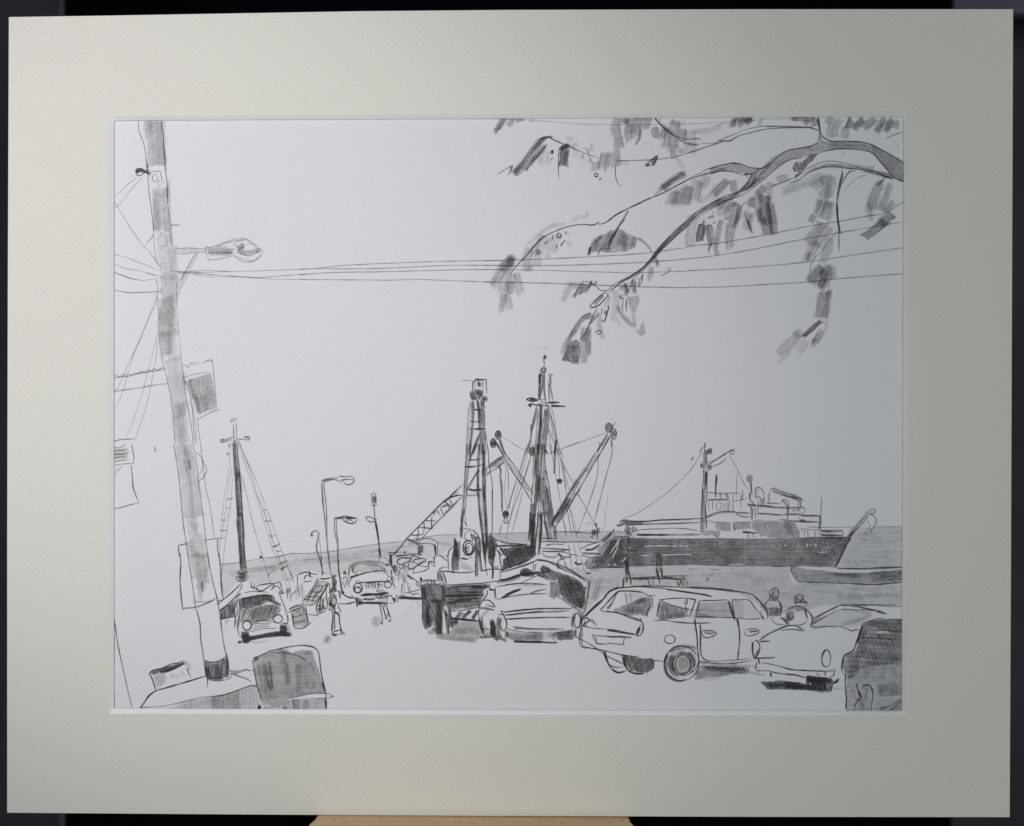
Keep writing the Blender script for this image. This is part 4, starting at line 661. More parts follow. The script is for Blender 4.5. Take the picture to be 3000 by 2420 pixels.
B(10,.7,"1090,130 1080,350 1075,680"); B(9,.6,"1100,280 1130,440 1140,590"); L(4.8,.8,"1060,60 1060,300 1060,680","1120,130 1130,350 1160,580","1060,60 1120,90 1115,180"); B(7,.75,"1170,0 1190,250 1210,400"); L(5,.86,"1200,400 1220,560 1240,665","1150,100 1190,300 1195,420"); B(7,.7,"1205,380 1215,480"); B(6,.85,"1320,500 1325,600 1315,710")
B(6,.8,"1215,0 1230,250"); F(.84,"1230,60 1290,40 1340,100 1400,200 1380,260 1350,400 1330,540 1300,530 1260,460 1240,300"); B(16,.85,"1280,120 1310,260 1300,420"); L(5,.85,"1290,0 1310,60 1360,110 1440,130 1560,160 1700,170 1850,180"); B(6,.8,"1330,205 1480,205 1700,195 1840,175"); B(6,.5,"1440,140 1600,180 1780,180")
L(5.2,.85,"1370,260 1410,300 1430,390 1440,470 1460,540","1400,270 1450,350 1490,330"); F(.84,"1400,220 1530,250 1620,210 1870,185 1970,200 1990,350 1830,430 1680,510 1440,600 1470,500 1480,400 1530,380 1480,330"); B(8,.3,"1490,260 1540,240"); H(.5,50,14,5,"1490,430 1640,250 1840,200 1960,300 1800,430 1500,560")
L(5.2,.86,"1420,610 1560,580 1700,530 1850,480 1990,430","1420,570 1500,550 1700,480 1890,400 1960,370"); B(6,.75,"1700,500 1900,410")
L(5,.8,"1440,610 1435,700 1425,740","1340,530 1430,520","1500,565 1370,560 1300,560")
L(5,.8,"490,580 520,550 570,530 640,530","560,590 680,600 820,615 960,610 1060,590","500,570 550,600 590,690 610,770 600,800","490,590 480,680 510,760","1140,590 1260,565 1400,550"); B(10,.75,"500,590 520,680 560,760"); B(8,.45,"660,600 820,610"); L(4.5,.65,"540,650 560,720 590,770")
L(5.4,.88,"610,800 720,800 860,790 1060,780 1200,770 1400,740 1560,720 1700,680","560,770 600,790"); B(8,.8,"1430,730 1530,715 1700,660 1740,640"); F(.66,"1735,620 1770,570 1840,555 1900,600 1900,650 1750,660"); B(10,.8,"1750,630 1850,650 1960,640"); E(4.5,.8,1820,610,75,58)
F(.62,"570,810 1160,780 1280,790 1260,850 1180,880 1190,960 1130,1060 1120,1130 700,1190 620,1110 570,1080")
H(.5,178,16,4.5,"580,830 1250,790 1180,900 1180,960 1120,1120 640,1170 590,1080")
L(5.5,.88,"620,850 800,830 1000,820 1180,830 1260,830","600,965 760,965 900,960 1180,955","600,1090 700,1060 850,1020 1000,1010 1140,1005","680,1200 850,1190 1000,1160 1180,1140","780,900 900,915 1180,910"); B(7,.85,"600,970 900,965 1180,955"); B(9,.8,"1000,825 1200,835 1260,830"); B(10,.75,"640,1090 850,1050 1000,1030")
F(.8,"225,800 600,790 590,1080 560,1250 560,1560 460,1560 440,1300 380,1440 300,1480 260,1400 240,1100 250,1000")
B(12,.85,"330,1080 330,1440"); B(16,.85,"500,1080 500,1300 500,1560"); B(13,.85,"250,820 290,1000"); B(12,.8,"380,1040 560,1060"); B(10,.7,"560,800 570,1060"); B(8,.7,"600,1200 640,1560")
L(5,.86,"220,810 240,960 250,1150 250,1350 290,1480 320,1470","230,800 300,790 480,790 560,770","220,690 230,800","215,680 235,700 240,760","250,740 340,720 400,730 480,730","330,730 330,790","390,730 390,790","430,730 435,790"); B(10,.45,"250,760 470,750"); L(4.6,.82,"200,800 160,800 150,770 180,740 220,800","170,820 210,830 220,800","0,640 100,700 200,780","20,620 60,700 100,720"); B(9,.7,"20,660 100,715"); B(7,.85,"225,690 230,740")
F(.5,"320,1500 460,1450 480,1560 340,1560"); B(10,.6,"440,1300 430,1520"); L(5,.84,"650,1120 680,1300 700,1470","590,1160 640,1300 650,1560","540,1080 590,1250 620,1400"); B(10,.82,"650,1150 690,1400 700,1450"); L(5.4,.88,"560,1080 610,1130 680,1150","680,1300 800,1320 960,1340 1100,1350"); B(8,.88,"680,1310 760,1320 1100,1350"); B(12,.85,"850,1210 780,1300 730,1390"); B(11,.85,"990,1190 900,1270 850,1340"); B(11,.85,"1100,1180 1050,1260 1010,1330"); B(10,.75,"690,1390 760,1380 800,1350")
F(.42,"700,1390 900,1360 1100,1360 1120,1480 1160,1560 1050,1690 760,1660 450,1620 480,1570 690,1500"); B(18,.22,"740,1500 1000,1500 1120,1530"); B(14,.16,"480,1590 1050,1640")
T(1480,1500,S)
B(16,.55,"440,0 420,200 430,400 420,560"); B(10,.7,"400,100 410,350"); L(4.8,.8,"380,0 370,250 350,450","500,0 490,200 470,350 450,500","570,0 555,250 545,420"); B(8,.55,"540,30 530,300 530,480 510,650"); B(12,.66,"410,400 430,550 420,680"); L(4,.6,"480,480 450,600 450,680")
L(5,.85,"430,760 430,860 420,900","0,905 200,850 330,810 440,750 480,720","480,720 560,730 680,760 800,800 940,860 1080,940 1200,1010 1260,1050 1290,1055","480,740 620,750 800,830 960,910 1080,960 1180,1020 1230,1060","470,790 450,900","560,620 600,670 700,690 780,680 810,630","800,630 830,660 870,710 900,740","820,620 860,670 930,690 1000,690 1010,650","840,720 800,780 800,850 850,870","900,750 930,820 960,850"); B(7,.7,"830,720 920,710"); B(6,.45,"810,770 820,860"); L(5,.8,"560,600 720,600 900,610 1000,650 1080,655 1150,690","560,555 700,560 860,570 1000,575","560,400 760,405","560,450 700,450 900,460 1100,455 1300,460 1450,465","620,510 720,490 860,495 900,490"); B(5,.6,"560,600 760,603 900,615"); B(5,.6,"860,590 1000,575")
B(8,.88,"1060,765 1110,800 1180,785"); B(7,.8,"1230,935 1310,935"); L(4,.6,"1290,890 1370,885 1440,895")
F(.8,"545,830 570,815 640,830 700,880 850,930 1000,980 1120,1040 1180,1100 1230,1180 1220,1340 1230,1400 1180,1480 1100,1460 1000,1400 900,1340 850,1240 830,1120 800,1040 680,1050 540,1000 480,960 600,900 560,880")
H(.5,172,15,5,"700,900 1180,1100 1220,1340 1180,1480 1000,1400 850,1250 820,1080"); B(12,.75,"560,840 640,890 700,910"); B(9,.75,"0,1040 180,980 300,950 480,930 600,920"); F(.75,"220,940 270,880 330,865 400,890 440,920 330,960"); B(7,.8,"540,860 570,900 680,920")
F(.42,"680,1060 830,1060 880,1250 820,1290 740,1300 690,1260"); H(.4,110,14,4,"680,1060 830,1060 870,1250 740,1300 680,1250"); L(4.2,.6,"660,1250 700,1310 710,1260 740,1330 770,1290 830,1270"); L(5,.84,"800,1295 870,1330 960,1400 1060,1460 1140,1520 1170,1600 1160,1736")
L(5,.82,"1290,1055 1270,1250 1240,1400 1200,1540 1180,1640","1260,1060 1250,1060","1210,1150 1250,1160"); B(6,.45,"1275,1080 1255,1300 1215,1530"); B(7,.6,"1180,1600 1160,1736"); L(3.4,.4,"870,100 940,360","960,0 1010,320 1030,400","1030,20 1090,360 1090,410","1230,0 1150,200 1080,370","1260,0 1340,130 1400,200","1390,20 1340,220","970,480 1010,780 1060,1000","1040,480 1080,700 1120,950","1120,480 1180,760 1240,1030","1530,0 1525,240 1450,265"); L(3,.3,"960,500 1000,800","1060,480 1110,800","1150,700 1200,980")
T(1190,1560,S)
L(4.5,.76,"1380,830 1560,800 1740,775 1850,730 2000,660 2090,640"); L(4.2,.7,"1740,775 1980,780 2090,790"); B(8,.5,"1380,760 1600,735 1740,690")
G('drawn_low_car', 'low light car with a wraparound rear and round tail lamp in front of the black trawler')
L(5.2,.84,"1270,790 1290,870 1355,880 1360,830","1240,880 1230,960 1180,1020 1140,1080 1110,1180 1110,1300 1150,1440 1200,1470 1280,1490","1360,860 1360,960 1370,1000","1350,880 1365,990 1400,1030","1190,1030 1270,1040 1320,1080 1360,1140 1290,1125 1220,1100","1160,1050 1220,1030 1290,1040"); B(7,.85,"1265,870 1360,880"); L(5.2,.84,"1110,1300 1130,1430 1160,1540 1200,1570 1270,1560","1120,1160 1240,1170 1350,1190"); B(7,.6,"1190,1140 1350,1190"); B(5,.5,"1150,1290 1180,1430")
B(10,.42,"1270,1190 1180,1260 1150,1320"); B(9,.8,"1120,1330 1150,1450 1190,1540"); L(4.6,.75,"1150,1290 1170,1390 1240,1470","1200,1490 1250,1550 1290,1500","1190,1500 1180,1550 1260,1560")
B(14,.85,"1310,1340 1330,1460 1330,1600"); F(.84,"1290,1350 1320,1310 1360,1370 1370,1540 1420,1640 1380,1660 1320,1610 1110,1620 1130,1580 1280,1570 1280,1450"); B(11,.6,"1410,1290 1400,1400 1410,1540 1440,1640"); L(5,.85,"1440,1190 1470,1240 1510,1310 1535,1400 1520,1480 1480,1500 1440,1460 1430,1380 1450,1310","1410,1280 1400,1400 1400,1500"); B(9,.5,"1450,1310 1435,1400 1460,1480"); B(11,.62,"1400,1560 1460,1620 1540,1650"); L(4.4,.65,"1390,1550 1440,1500","1490,1500 1540,1520")
L(4.8,.78,"1440,1195 1500,1215 1620,1200 1760,1185 2090,1155","1400,1245 1560,1260 1740,1235 2090,1200","1540,1325 1700,1310 1900,1305 2090,1305","1630,1440 1740,1450 1900,1470 2090,1470","1540,1470 1640,1500 1800,1520 2090,1525"); B(6,.35,"1500,1210 1900,1180"); B(6,.45,"1560,1262 1800,1235 2000,1215"); B(6,.4,"1640,1445 1900,1475"); B(6,.35,"1560,1325 1900,1305")
L(5.4,.86,"1460,1000 1560,950 1660,900 1750,860"); B(7,.85,"1460,1000 1640,910 1750,865"); L(4.2,.66,"1390,1020 1540,990 1740,960 1920,940 2090,940","1900,930 1990,895 2090,870","1340,980 1350,1030")
B(10,.8,"1540,1500 1540,1620"); F(.42,"1550,1540 2090,1540 2090,1660 1660,1660 1570,1620"); B(12,.3,"1660,1640 1900,1600 2090,1560"); L(5.6,.88,"1640,1660 1760,1665 1900,1675 2090,1670"); B(7,.85,"1650,1665 1900,1672 2090,1672")
T(1480,1500,S)
L(4.6,.74,"0,1530 120,1510 300,1490 500,1480 700,1475 980,1475 1080,1450","0,1575 120,1560 300,1540 600,1525 980,1510","0,1640 300,1620 640,1610 1010,1610"); B(6,.45,"0,1530 250,1500 600,1475 1000,1475"); B(6,.4,"0,1575 300,1545 700,1525 960,1515"); B(5,.35,"40,1640 500,1615 1000,1610")
L(4.4,.68,"0,1300 160,1270 380,1250 650,1250","390,1240 480,1210 640,1170"); L(5.4,.86,"0,1270 120,1210 240,1175"); B(7,.85,"0,1270 235,1175"); L(4.4,.7,"0,1110 200,1090 300,1100 450,1100 640,1110"); B(9,.2,"100,1120 400,1130 640,1120")
L(5,.8,"1140,1736 1150,1640 1180,1600","1060,1560 1080,1545 1130,1570 1150,1620","1060,1560 1030,1620 1020,1740","1075,1570 1060,1640 1045,1740","1180,1640 1270,1620 1280,1650 1200,1736","1180,1620 1280,1520 1400,1400 1480,1330"); B(6,.35,"1045,1600 1035,1736")
# ---- left middle: mast, small truck, lamps, drums, people, saloon, derrick crane ----
S=5.2125
G('drawn_sailing_mast', 'tall dark tapering mast with ladder rigging behind the small truck on the left')
T(620,1180,S)
B(9,.5,"350,560 365,800 390,1000 405,1200","345,620 350,900 370,1150"); B(14,.42,"350,600 380,900 400,1150"); B(16,.66,"390,1050 410,1300 425,1550 435,1736"); B(7,.6,"365,1100 385,1400 410,1736"); 
L(4.5,.6,"330,330 328,430 340,560 325,640 335,840 360,1100 370,1400 395,1740","370,300 380,430 385,530","385,540 400,800 430,1050 455,1400 470,1740"); B(6,.4,"335,400 345,520")
L(4.5,.62,"295,300 300,260 330,240 370,250 375,275","290,300 320,280 350,262 375,262","140,570 200,565 260,545 330,525 390,525","140,590 190,600 260,570 320,565","395,550 480,560 590,572","510,545 505,515 575,520 580,570 540,530")
E(5,.66,162,580,26,24); B(5,.5,"500,520 575,540")
L(4,.55,"250,640 270,625 280,660 265,685 250,655","225,800 250,760 270,770 260,790 225,800")
L(3,.42,"295,600 280,800 270,1000 240,1200 200,1400 165,1740","310,980 285,1150 250,1350 225,1550 200,1740","340,1050 315,1200 300,1450 280,1620 250,1740")
L(3.3,.42,"410,570 480,750 560,920 640,1100 700,1250 770,1430 830,1600","400,620 480,850 560,1080 640,1300 700,1460 770,1720","410,580 520,860 600,1060 680,1360 740,1500 830,1740","830,1620 885,1740"); L(3.3,.5,"430,1060 480,1200 530,1400 580,1600 605,1740")
B(5,.2,"430,640 520,860 620,1120")
L(4.4,.7,"230,1500 240,1475 335,1462","215,1605 250,1612 285,1590 290,1575","775,1635 810,1640 845,1620")
T(620,1500,S)
B(17,.72,"430,0 450,250 460,500 475,750 490,880"); B(10,.6,"395,100 425,400 445,700 470,900"); L(5,.75,"385,0 405,300 430,600 440,870","470,0 485,300 500,600 515,880")
L(5,.75,"390,930 420,900 440,870","500,890 550,920 540,950","360,985 430,1000 500,990 560,965","370,1000 400,1050 480,1060 540,1030 560,970","380,935 470,945 540,930"); B(16,.6,"400,960 530,955"); B(14,.6,"400,1020 520,1030"); B(18,.5,"470,880 480,1060")
L(3,.42,"160,0 145,300 125,500 120,650","210,0 180,200 150,450","265,0 230,300 190,600 150,1000")
L(5,.72,"145,122 185,125 225,122","130,280 190,285 235,275")
L(3.4,.5,"590,0 640,220 700,420 760,620 800,760 860,960 905,1090"); B(8,.75,"730,690 775,690")
L(3.4,.5,"755,0 830,250 900,470 960,640 1030,800 1080,950 1130,1080 1170,1180","800,0 870,200 920,400 990,600 1050,760 1100,900 1160,1040 1210,1160","860,0 930,200 1000,400 1070,600 1120,720 1190,900 1250,1070"); L(4.5,.66,"1180,880 1225,980 1250,1075")
L(5,.76,"800,135 850,142 910,128","875,360 930,370 975,350","930,530 980,520 1040,480","985,600 1060,598","1000,690 1060,670 1110,658"); L(6.5,.85,"1030,795 1090,770 1160,740","1055,880 1100,850 1165,825"); L(4,.6,"1065,895 1110,890","1130,1030 1215,1035","860,970 890,930 930,905 990,895")
G('drawn_small_truck', 'small old truck seen from the front with round headlamps and hatched bonnet, left of the drums')
L(6,.85,"80,1415 200,1320 330,1210 420,1120 465,1075","125,1510 220,1430 340,1320 440,1230")
L(4.5,.7,"470,1100 440,1180 370,1260","80,1355 160,1340 170,1360")
F(.72,"125,1510 240,1420 350,1330 370,1400 345,1600 270,1610 140,1640"); B(9,.6,"150,1540 160,1620"); B(9,.6,"200,1480 210,1620"); B(16,.6,"290,1400 300,1590"); L(5,.85,"140,1640 240,1615 345,1595")
L(3.5,.5,"215,1640 215,1740","260,1640 235,1690 280,1620")
L(4.5,.72,"500,1235 600,1215 720,1215 870,1225","460,1250 400,1290 380,1340 350,1500 350,1600 370,1700","440,1300 420,1340 430,1470 410,1600 420,1740","400,1330 385,1450 400,1500 380,1600")
L(5,.8,"1035,1250 1080,1370 1110,1440 1150,1560 1165,1660 1160,1710","680,1130 830,1100 960,1090 1040,1070 1060,1120 1085,1240","1020,1235 1080,1250 1130,1225","605,1080 600,1150 660,1170 740,1210","650,1100 650,1160","680,1150 720,1200 800,1190 870,1140 940,1110 960,1110 900,1190"); B(10,.55,"1020,1225 1110,1228"); L(4.5,.7,"910,1190 950,1150 1000,1130 1040,1170 1050,1230","600,1130 640,1150 690,1135")
F(.7,"435,1350 470,1310 600,1290 800,1265 930,1285 960,1340 1060,1420 1060,1440 980,1400 860,1370 800,1400 600,1450 430,1490")
B(16,.6,"450,1360 600,1330 800,1300 930,1320"); B(15,.6,"440,1440 560,1420 700,1400 780,1370"); B(10,.5,"850,1320 960,1380 1060,1430"); L(4.5,.75,"430,1340 560,1300 700,1275 900,1270 950,1300 970,1350","430,1350 430,1490 490,1490 700,1430 790,1400")
F(.28,"430,1490 620,1460 800,1410 950,1400 1040,1440 1020,1560 940,1640 850,1660 640,1690 560,1670 420,1700")
H(.72,112,22,3.6,"430,1500 620,1470 800,1420 950,1410 1060,1450 1030,1560 930,1640 830,1660 620,1680 430,1690")
H(.42,112,9,3.2,"560,1490 800,1420 950,1410 1040,1450 930,1640 620,1680")
E(5,.8,1010,1630,70,66); L(4.5,.75,"960,1600 1000,1570 1050,1580 1080,1620")
L(4.5,.7,"1160,1700 1110,1700 1050,1720","600,1700 700,1670 830,1660 940,1680")
T(620,1780,S)
E(5.2,.84,538,275,66,72); L(4.5,.7,"470,240 500,200 550,200 600,230","400,180 395,300 405,370 430,440 455,470")
L(4.2,.7,"430,100 410,250 400,330","380,50 360,200 350,310","610,260 700,240 800,235 890,240","620,290 720,270 800,260 900,250","620,330 720,300 850,290 900,290","560,370 680,350 800,320 960,320 990,310 960,290","660,220 740,200 840,200 940,210")
L(4.5,.75,"1165,120 1165,200 1155,260","1070,250 1150,255 1190,340 1215,410","1130,270 1180,380")
F(.8,"450,370 560,365 580,440 750,420 900,390 1040,370 1045,260 1140,260 1150,360 1230,390 1210,440 900,440 600,500 560,550 480,550 450,460")
B(14,.85,"490,500 600,470 800,430 1050,400 1200,415"); B(20,.8,"510,400 520,530"); B(9,.8,"400,535 470,520"); B(18,.75,"1090,280 1100,400"); B(9,.2,"600,525 750,530 890,490")
B(8,.45,"360,190 355,290"); 
G('drawn_oil_drum', 'grey oil drum drawn standing to the right of the small truck')
T(620,1500,S)
L(5.4,.88,"1175,1535 1250,1500 1340,1470 1430,1440","1230,1610 1320,1590 1400,1560 1460,1545","1440,1450 1450,1560 1480,1690","1225,1540 1240,1650 1255,1740"); B(8,.72,"1180,1490 1280,1440 1400,1425"); F(.3,"1220,1530 1430,1450 1470,1700 1400,1740 1255,1740"); B(9,.6,"1400,1460 1420,1540"); B(5,.5,"1260,1700 1450,1660")
L(4,.55,"1250,1490 1290,1520 1400,1470","1460,1560 1620,1585 1600,1600")
T(620,1780,S)
L(5.5,.88,"1235,100 1250,250 1270,310 1350,320 1420,300 1480,255 1520,235","1445,90 1465,180 1480,250"); F(.24,"1225,50 1440,50 1480,250 1400,300 1270,310"); L(4,.55,"1260,215 1340,210 1430,180","1470,100 1600,120 1640,135")
G('drawn_fish_crates', 'stack of gridded fish crates leaning between the drum and the standing figure')
T(620,1500,S)
L(5.2,.82,"1620,1010 1560,1140 1470,1260 1400,1350 1380,1400","1640,1040 1580,1160 1500,1270 1420,1350","1380,1405 1450,1420 1550,1415 1620,1330 1700,1240 1790,1090 1740,1070 1640,1050","1640,1010 1740,1020 1830,1000 1860,1010","1400,1340 1480,1340 1600,1370")
L(4.6,.75,"1570,1130 1680,1130 1760,1110","1510,1215 1600,1225 1700,1215","1470,1290 1560,1295 1640,1290","1580,1160 1500,1270 1450,1400","1640,1200 1560,1320 1520,1410","1700,1140 1640,1240"); F(.25,"1620,1050 1790,1090 1700,1250 1590,1400 1400,1390 1500,1270"); B(8,.3,"1660,1080 1560,1280")
L(5.5,.86,"1745,1100 1750,1250 1775,1480","1780,1080 1700,1240 1620,1380 1600,1450 1620,1590","1690,1230 1650,1420 1640,1540","1720,1300 1700,1430 1750,1500","1800,1090 1810,1250 1840,1400"); B(9,.6,"1620,1500 1700,1470 1760,1470"); B(7,.5,"1650,1380 1680,1540"); L(4.5,.75,"1620,1560 1740,1510","1610,1430 1760,1440","1690,1320 1700,1540","1640,1460 1660,1560")
L(5.5,.88,"1310,970 1310,1080 1330,1200 1340,1300","1310,965 1380,930 1480,920 1540,945 1630,955"); B(11,.3,"1370,1080 1380,1190 1400,1330"); B(9,.3,"1300,1130 1290,1200 1300,1340"); L(5,.8,"1400,1070 1470,1060 1540,1050","1410,1030 1440,970 1490,960","1490,890 1500,940 1520,1000","1230,1260 1270,1220 1320,1180"); B(8,.8,"1495,920 1500,990"); L(4,.55,"1480,990 1560,1000")
B(12,.6,"1150,1160 1170,1200 1190,1240"); L(5.5,.8,"1210,1240 1215,1300 1205,1370","1150,1200 1160,1320","1200,1150 1190,1230"); B(7,.25,"1165,1240 1170,1340")
G('drawn_hooked_post', 'short post with a curved hook top standing before the sea')
L(5.5,.72,"1510,350 1530,375 1545,360 1515,345 1540,310 1590,285 1630,310 1635,370 1620,430 1600,500 1605,580 1640,680 1670,790 1690,900"); L(3.5,.4,"1630,360 1650,480 1665,560 1665,700","1610,330 1605,420"); B(7,.6,"1690,910 1700,950"); L(4.5,.7,"1670,950 1690,960 1715,930")
G('drawn_harbour_lamp', 'tall double-line lamp post with teardrop lantern, the taller of the two before the horizon')
T(940,1380,S)
L(4.6,.68,"15,150 20,350 40,550 60,750 80,950 100,1150 120,1350 150,1560 180,1640","50,170 48,260 70,420 85,600 90,800 95,1000"); B(6,.4,"15,200 30,450 60,750"); L(4.6,.66,"10,140 100,115 200,108 270,102","30,170 120,145 200,130 270,150 310,195","20,150 110,130 190,125"); L(5.2,.82,"280,75 380,88 460,80 500,105 510,150 480,190 410,210 360,185 330,145","295,140 380,130 470,125 500,150")
B(5,.4,"85,900 100,1150 125,1350 155,1550")
G('drawn_harbour_lamp', 'shorter lamp post with a drooping oval lantern beside the taller one')
L(5.2,.8,"210,730 205,830 215,950 240,1080 255,1250 265,1450 290,1600 310,1740","238,740 235,850 250,1000 268,1150 262,1300"); L(5.4,.86,"200,730 230,720 300,705 360,690 440,700 540,715","240,735 330,720 420,725 530,725","330,740 380,775 440,800 510,795 545,760 550,715","390,760 440,745 490,770 470,790"); B(6,.8,"380,708 460,715 540,718")
T(940,1600,S)
L(5.6,.86,"265,200 275,400 300,550 335,700","300,560 320,680 350,710"); B(8,.85,"325,690 345,740"); L(5,.8,"350,740 400,770 470,790 530,795"); B(6,.85,"280,690 290,740 300,800"); L(5,.8,"265,690 330,685")
B(8,.6,"180,440 200,560 220,650"); L(5,.75,"190,450 240,455 200,480 240,550 220,600","0,505 80,500 150,485"); L(5,.75,"0,385 40,410 15,425","5,130 10,300 30,400")
G('drawn_signal_post', 'thin post topped by a dark cylindrical beacon with a small round sign lower down')
T(940,1380,S)
B(13,.8,"812,370 812,480"); L(5,.85,"770,390 770,360 800,335 830,350 840,480 780,490 770,400","775,520 820,530 865,500","810,490 815,600 825,720 840,850 870,1000 890,1150 910,1280 925,1330"); B(6,.8,"835,770 865,950 890,1120"); B(7,.8,"890,1180 905,1290"); L(5,.82,"895,1200 890,1380"); L(5,.85,"680,715 700,700 770,710 830,745 810,770 750,775 700,740 680,715","820,745 850,735 845,760")
G('drawn_person', 'dark scribbled standing person in front of the crates, left of the saloon car')
T(620,1500,S)
F(.5,"1810,1270 1870,1240 1910,1280 1900,1400 1880,1500 1800,1490 1800,1380"); F(.8,"1830,1160 1890,1180 1900,1220 1850,1230 1790,1230"); B(9,.8,"1790,1390 1860,1440 1880,1500")
L(5.2,.85,"1790,1240 1830,1180 1880,1170 1930,1220","1810,1280 1850,1230 1870,1280 1820,1350 1810,1450","1900,1310 1910,1370 1880,1450 1890,1530 1950,1590","1780,1480 1820,1500 1880,1490","1860,1260 1900,1330","1930,1430 1950,1480 1980,1530","1940,1540 1970,1520"); L(5,.8,"1790,1300 1800,1440","1840,1010 1860,1080 1850,1160","1890,1020 1900,1080 1870,1120 1890,1200"); B(12,.6,"1860,1030 1870,1100 1870,1180")
T(620,1780,S)
L(5.5,.86,"1840,50 1850,150 1835,280 1840,400","1885,60 1870,150 1885,330","1880,50 1940,110 1950,200 1970,300 1990,370 2040,400","1930,80 1960,140","1860,370 1930,350 1980,350"); F(.4,"1840,40 1890,50 1880,350 1840,370"); B(9,.85,"1845,390 1870,430"); B(6,.85,"1870,420 1920,420"); B(7,.85,"1975,330 1990,390"); L(5.5,.88,"1940,400 2040,405","1960,310 2000,390"); B(24,.24,"1720,470 1790,490","1760,440 1800,510")
B(14,.2,"1690,520 1830,520")
G('drawn_person', 'person with a faint upper body in front of the saloon car bumper')
T(940,1600,S)
L(4.6,.72,"870,640 850,700 890,690 930,670 980,700","870,740 900,760 960,750 1020,760","870,880 930,920 1010,920 1020,870","1010,740 1020,860","880,540 870,600 880,660"); F(.24,"870,740 1020,760 1020,880 990,930 900,920 870,860"); L(5,.78,"905,920 930,1050 940,1110","950,930 980,1040 1000,1110 960,1110","1005,930 1030,1000 1040,1060","1030,1000 1060,1080 1080,1130","1020,1020 1010,1130"); B(7,.7,"1030,1000 1055,1090"); B(9,.75,"1030,1130 1070,1150"); B(9,.88,"915,1170 940,1190"); L(4.5,.7,"910,1150 950,1120 930,1200","890,760 920,790 950,730"); F(.22,"820,1060 930,1090 900,1160 870,1250 770,1200"); B(12,.16,"800,1080 800,1200","870,1080 850,1240")
L(3,.4,"1310,1000 1285,1065")
G('drawn_saloon_car', 'rounded saloon car seen from the front with a slatted grille, centre left of the quay')
L(4.5,.66,"420,470 425,350 470,280 540,245 640,230 760,230 900,240 970,270 1000,310","480,410 485,320 530,290 650,275 800,290 900,295 960,340 1000,410","490,400 500,340 540,300","430,450 440,370 480,300 560,265 700,250 880,260"); B(5,.6,"485,330 500,410"); F(.26,"500,400 500,330 560,290 880,290 860,370 700,400")
H(.35,80,15,3,"430,400 480,280 640,235 900,245 980,290 900,290 650,270 520,300 490,400")
L(5,.76,"430,480 500,460 600,430 700,405 790,390 900,375 960,385","500,420 540,410 560,370","960,330 980,370 1000,415","900,320 960,380 990,410","1000,420 1050,470","570,450 480,480 430,550 420,600 450,640"); B(6,.7,"450,480 530,450 700,405")
L(5.2,.86,"340,400 370,380 385,430 350,435 340,400","980,280 1040,295"); B(6,.7,"355,395 375,425"); L(4.6,.7,"320,500 370,470 410,490 390,560 360,640","1010,480 1060,470 1100,560 1140,650","1000,500 1040,530 1090,520 1130,520","1090,460 1140,520","520,545 560,530 620,540"); B(9,.2,"360,480 350,600"); L(4,.5,"330,520 350,600 380,640")
E(5.6,.86,565,640,66,76); E(5,.84,565,668,50,46); E(5,.8,1020,590,54,48); L(5,.8,"540,620 600,650 590,700","1010,565 1015,590"); B(5,.6,"520,590 500,660 530,710")
L(5.4,.84,"530,570 600,560 750,550 870,540 960,540 1040,545 1100,590"); 
L(5,.84,"640,600 700,595","690,590 695,660","720,580 725,650","745,570 755,650","775,570 800,660","800,570 825,640","830,560 840,640","870,560 880,640","880,540 900,620 870,640","920,560 930,640","860,600 920,580")
L(4.5,.75,"690,570 900,550")
B(8,.88,"630,750 700,735 850,735 960,720 1040,718"); L(5.4,.88,"590,752 640,755 760,750 870,745","470,740 475,770 510,775","350,745 420,780 530,800","650,800 780,805 830,810","640,815 770,820 830,800 780,780","830,760 870,790 940,790 1070,750 1100,800 1130,830 1130,870")
B(8,.75,"560,870 700,865 880,870 1010,885"); L(5.2,.84,"250,880 400,880 520,855 560,850","400,890 500,860","1050,870 1120,875","640,870 900,860 1020,870"); B(8,.85,"545,780 555,930"); B(10,.85,"605,790 610,910"); B(9,.5,"580,800 580,900"); B(9,.8,"1110,790 1130,850")
G('drawn_quay_rail', 'dark horizontal edge of the quay between the saloon car and the crane boat')
B(9,.85,"1180,790 1300,790 1450,800 1600,800"); L(5,.8,"1150,740 1165,820 1180,870","1180,760 1260,760 1320,780","1380,740 1450,720 1500,730 1550,770","1280,720 1380,700 1480,670 1530,660","1390,750 1440,730"); L(3.4,.45,"1450,840 1490,890 1540,910")
G('drawn_person', 'person with a dark round head leaning over the quay edge')
B(12,.88,"1115,330 1140,340","1120,370 1150,370"); E(5.2,.88,1135,340,32,46); L(4.5,.7,"1190,310 1220,340 1190,400 1160,440 1120,400","1120,390 1140,450 1170,430","1080,360 1080,450 1100,560 1140,650"); 
G('drawn_person', 'walking person drawn in soft grey tone beside the piled nets')
B(12,.55,"1250,310 1290,330"); E(4,.6,1275,320,30,34); F(.36,"1200,390 1280,410 1300,500 1300,560 1260,560 1250,500 1190,500"); L(4,.55,"1200,390 1180,490 1190,540","1250,500 1260,570 1230,620 1240,740","1300,450 1310,560 1330,620 1350,740","1220,580 1260,590 1280,640 1260,750","1320,540 1370,640 1370,730","1280,380 1300,400 1330,370"); B(7,.4,"1270,450 1280,570"); B(5,.45,"1240,600 1240,720","1335,620 1355,730")
G('drawn_nets', 'piled nets and sacks outlined in loops on the deck beside the crane cab')
T(940,1380,S)
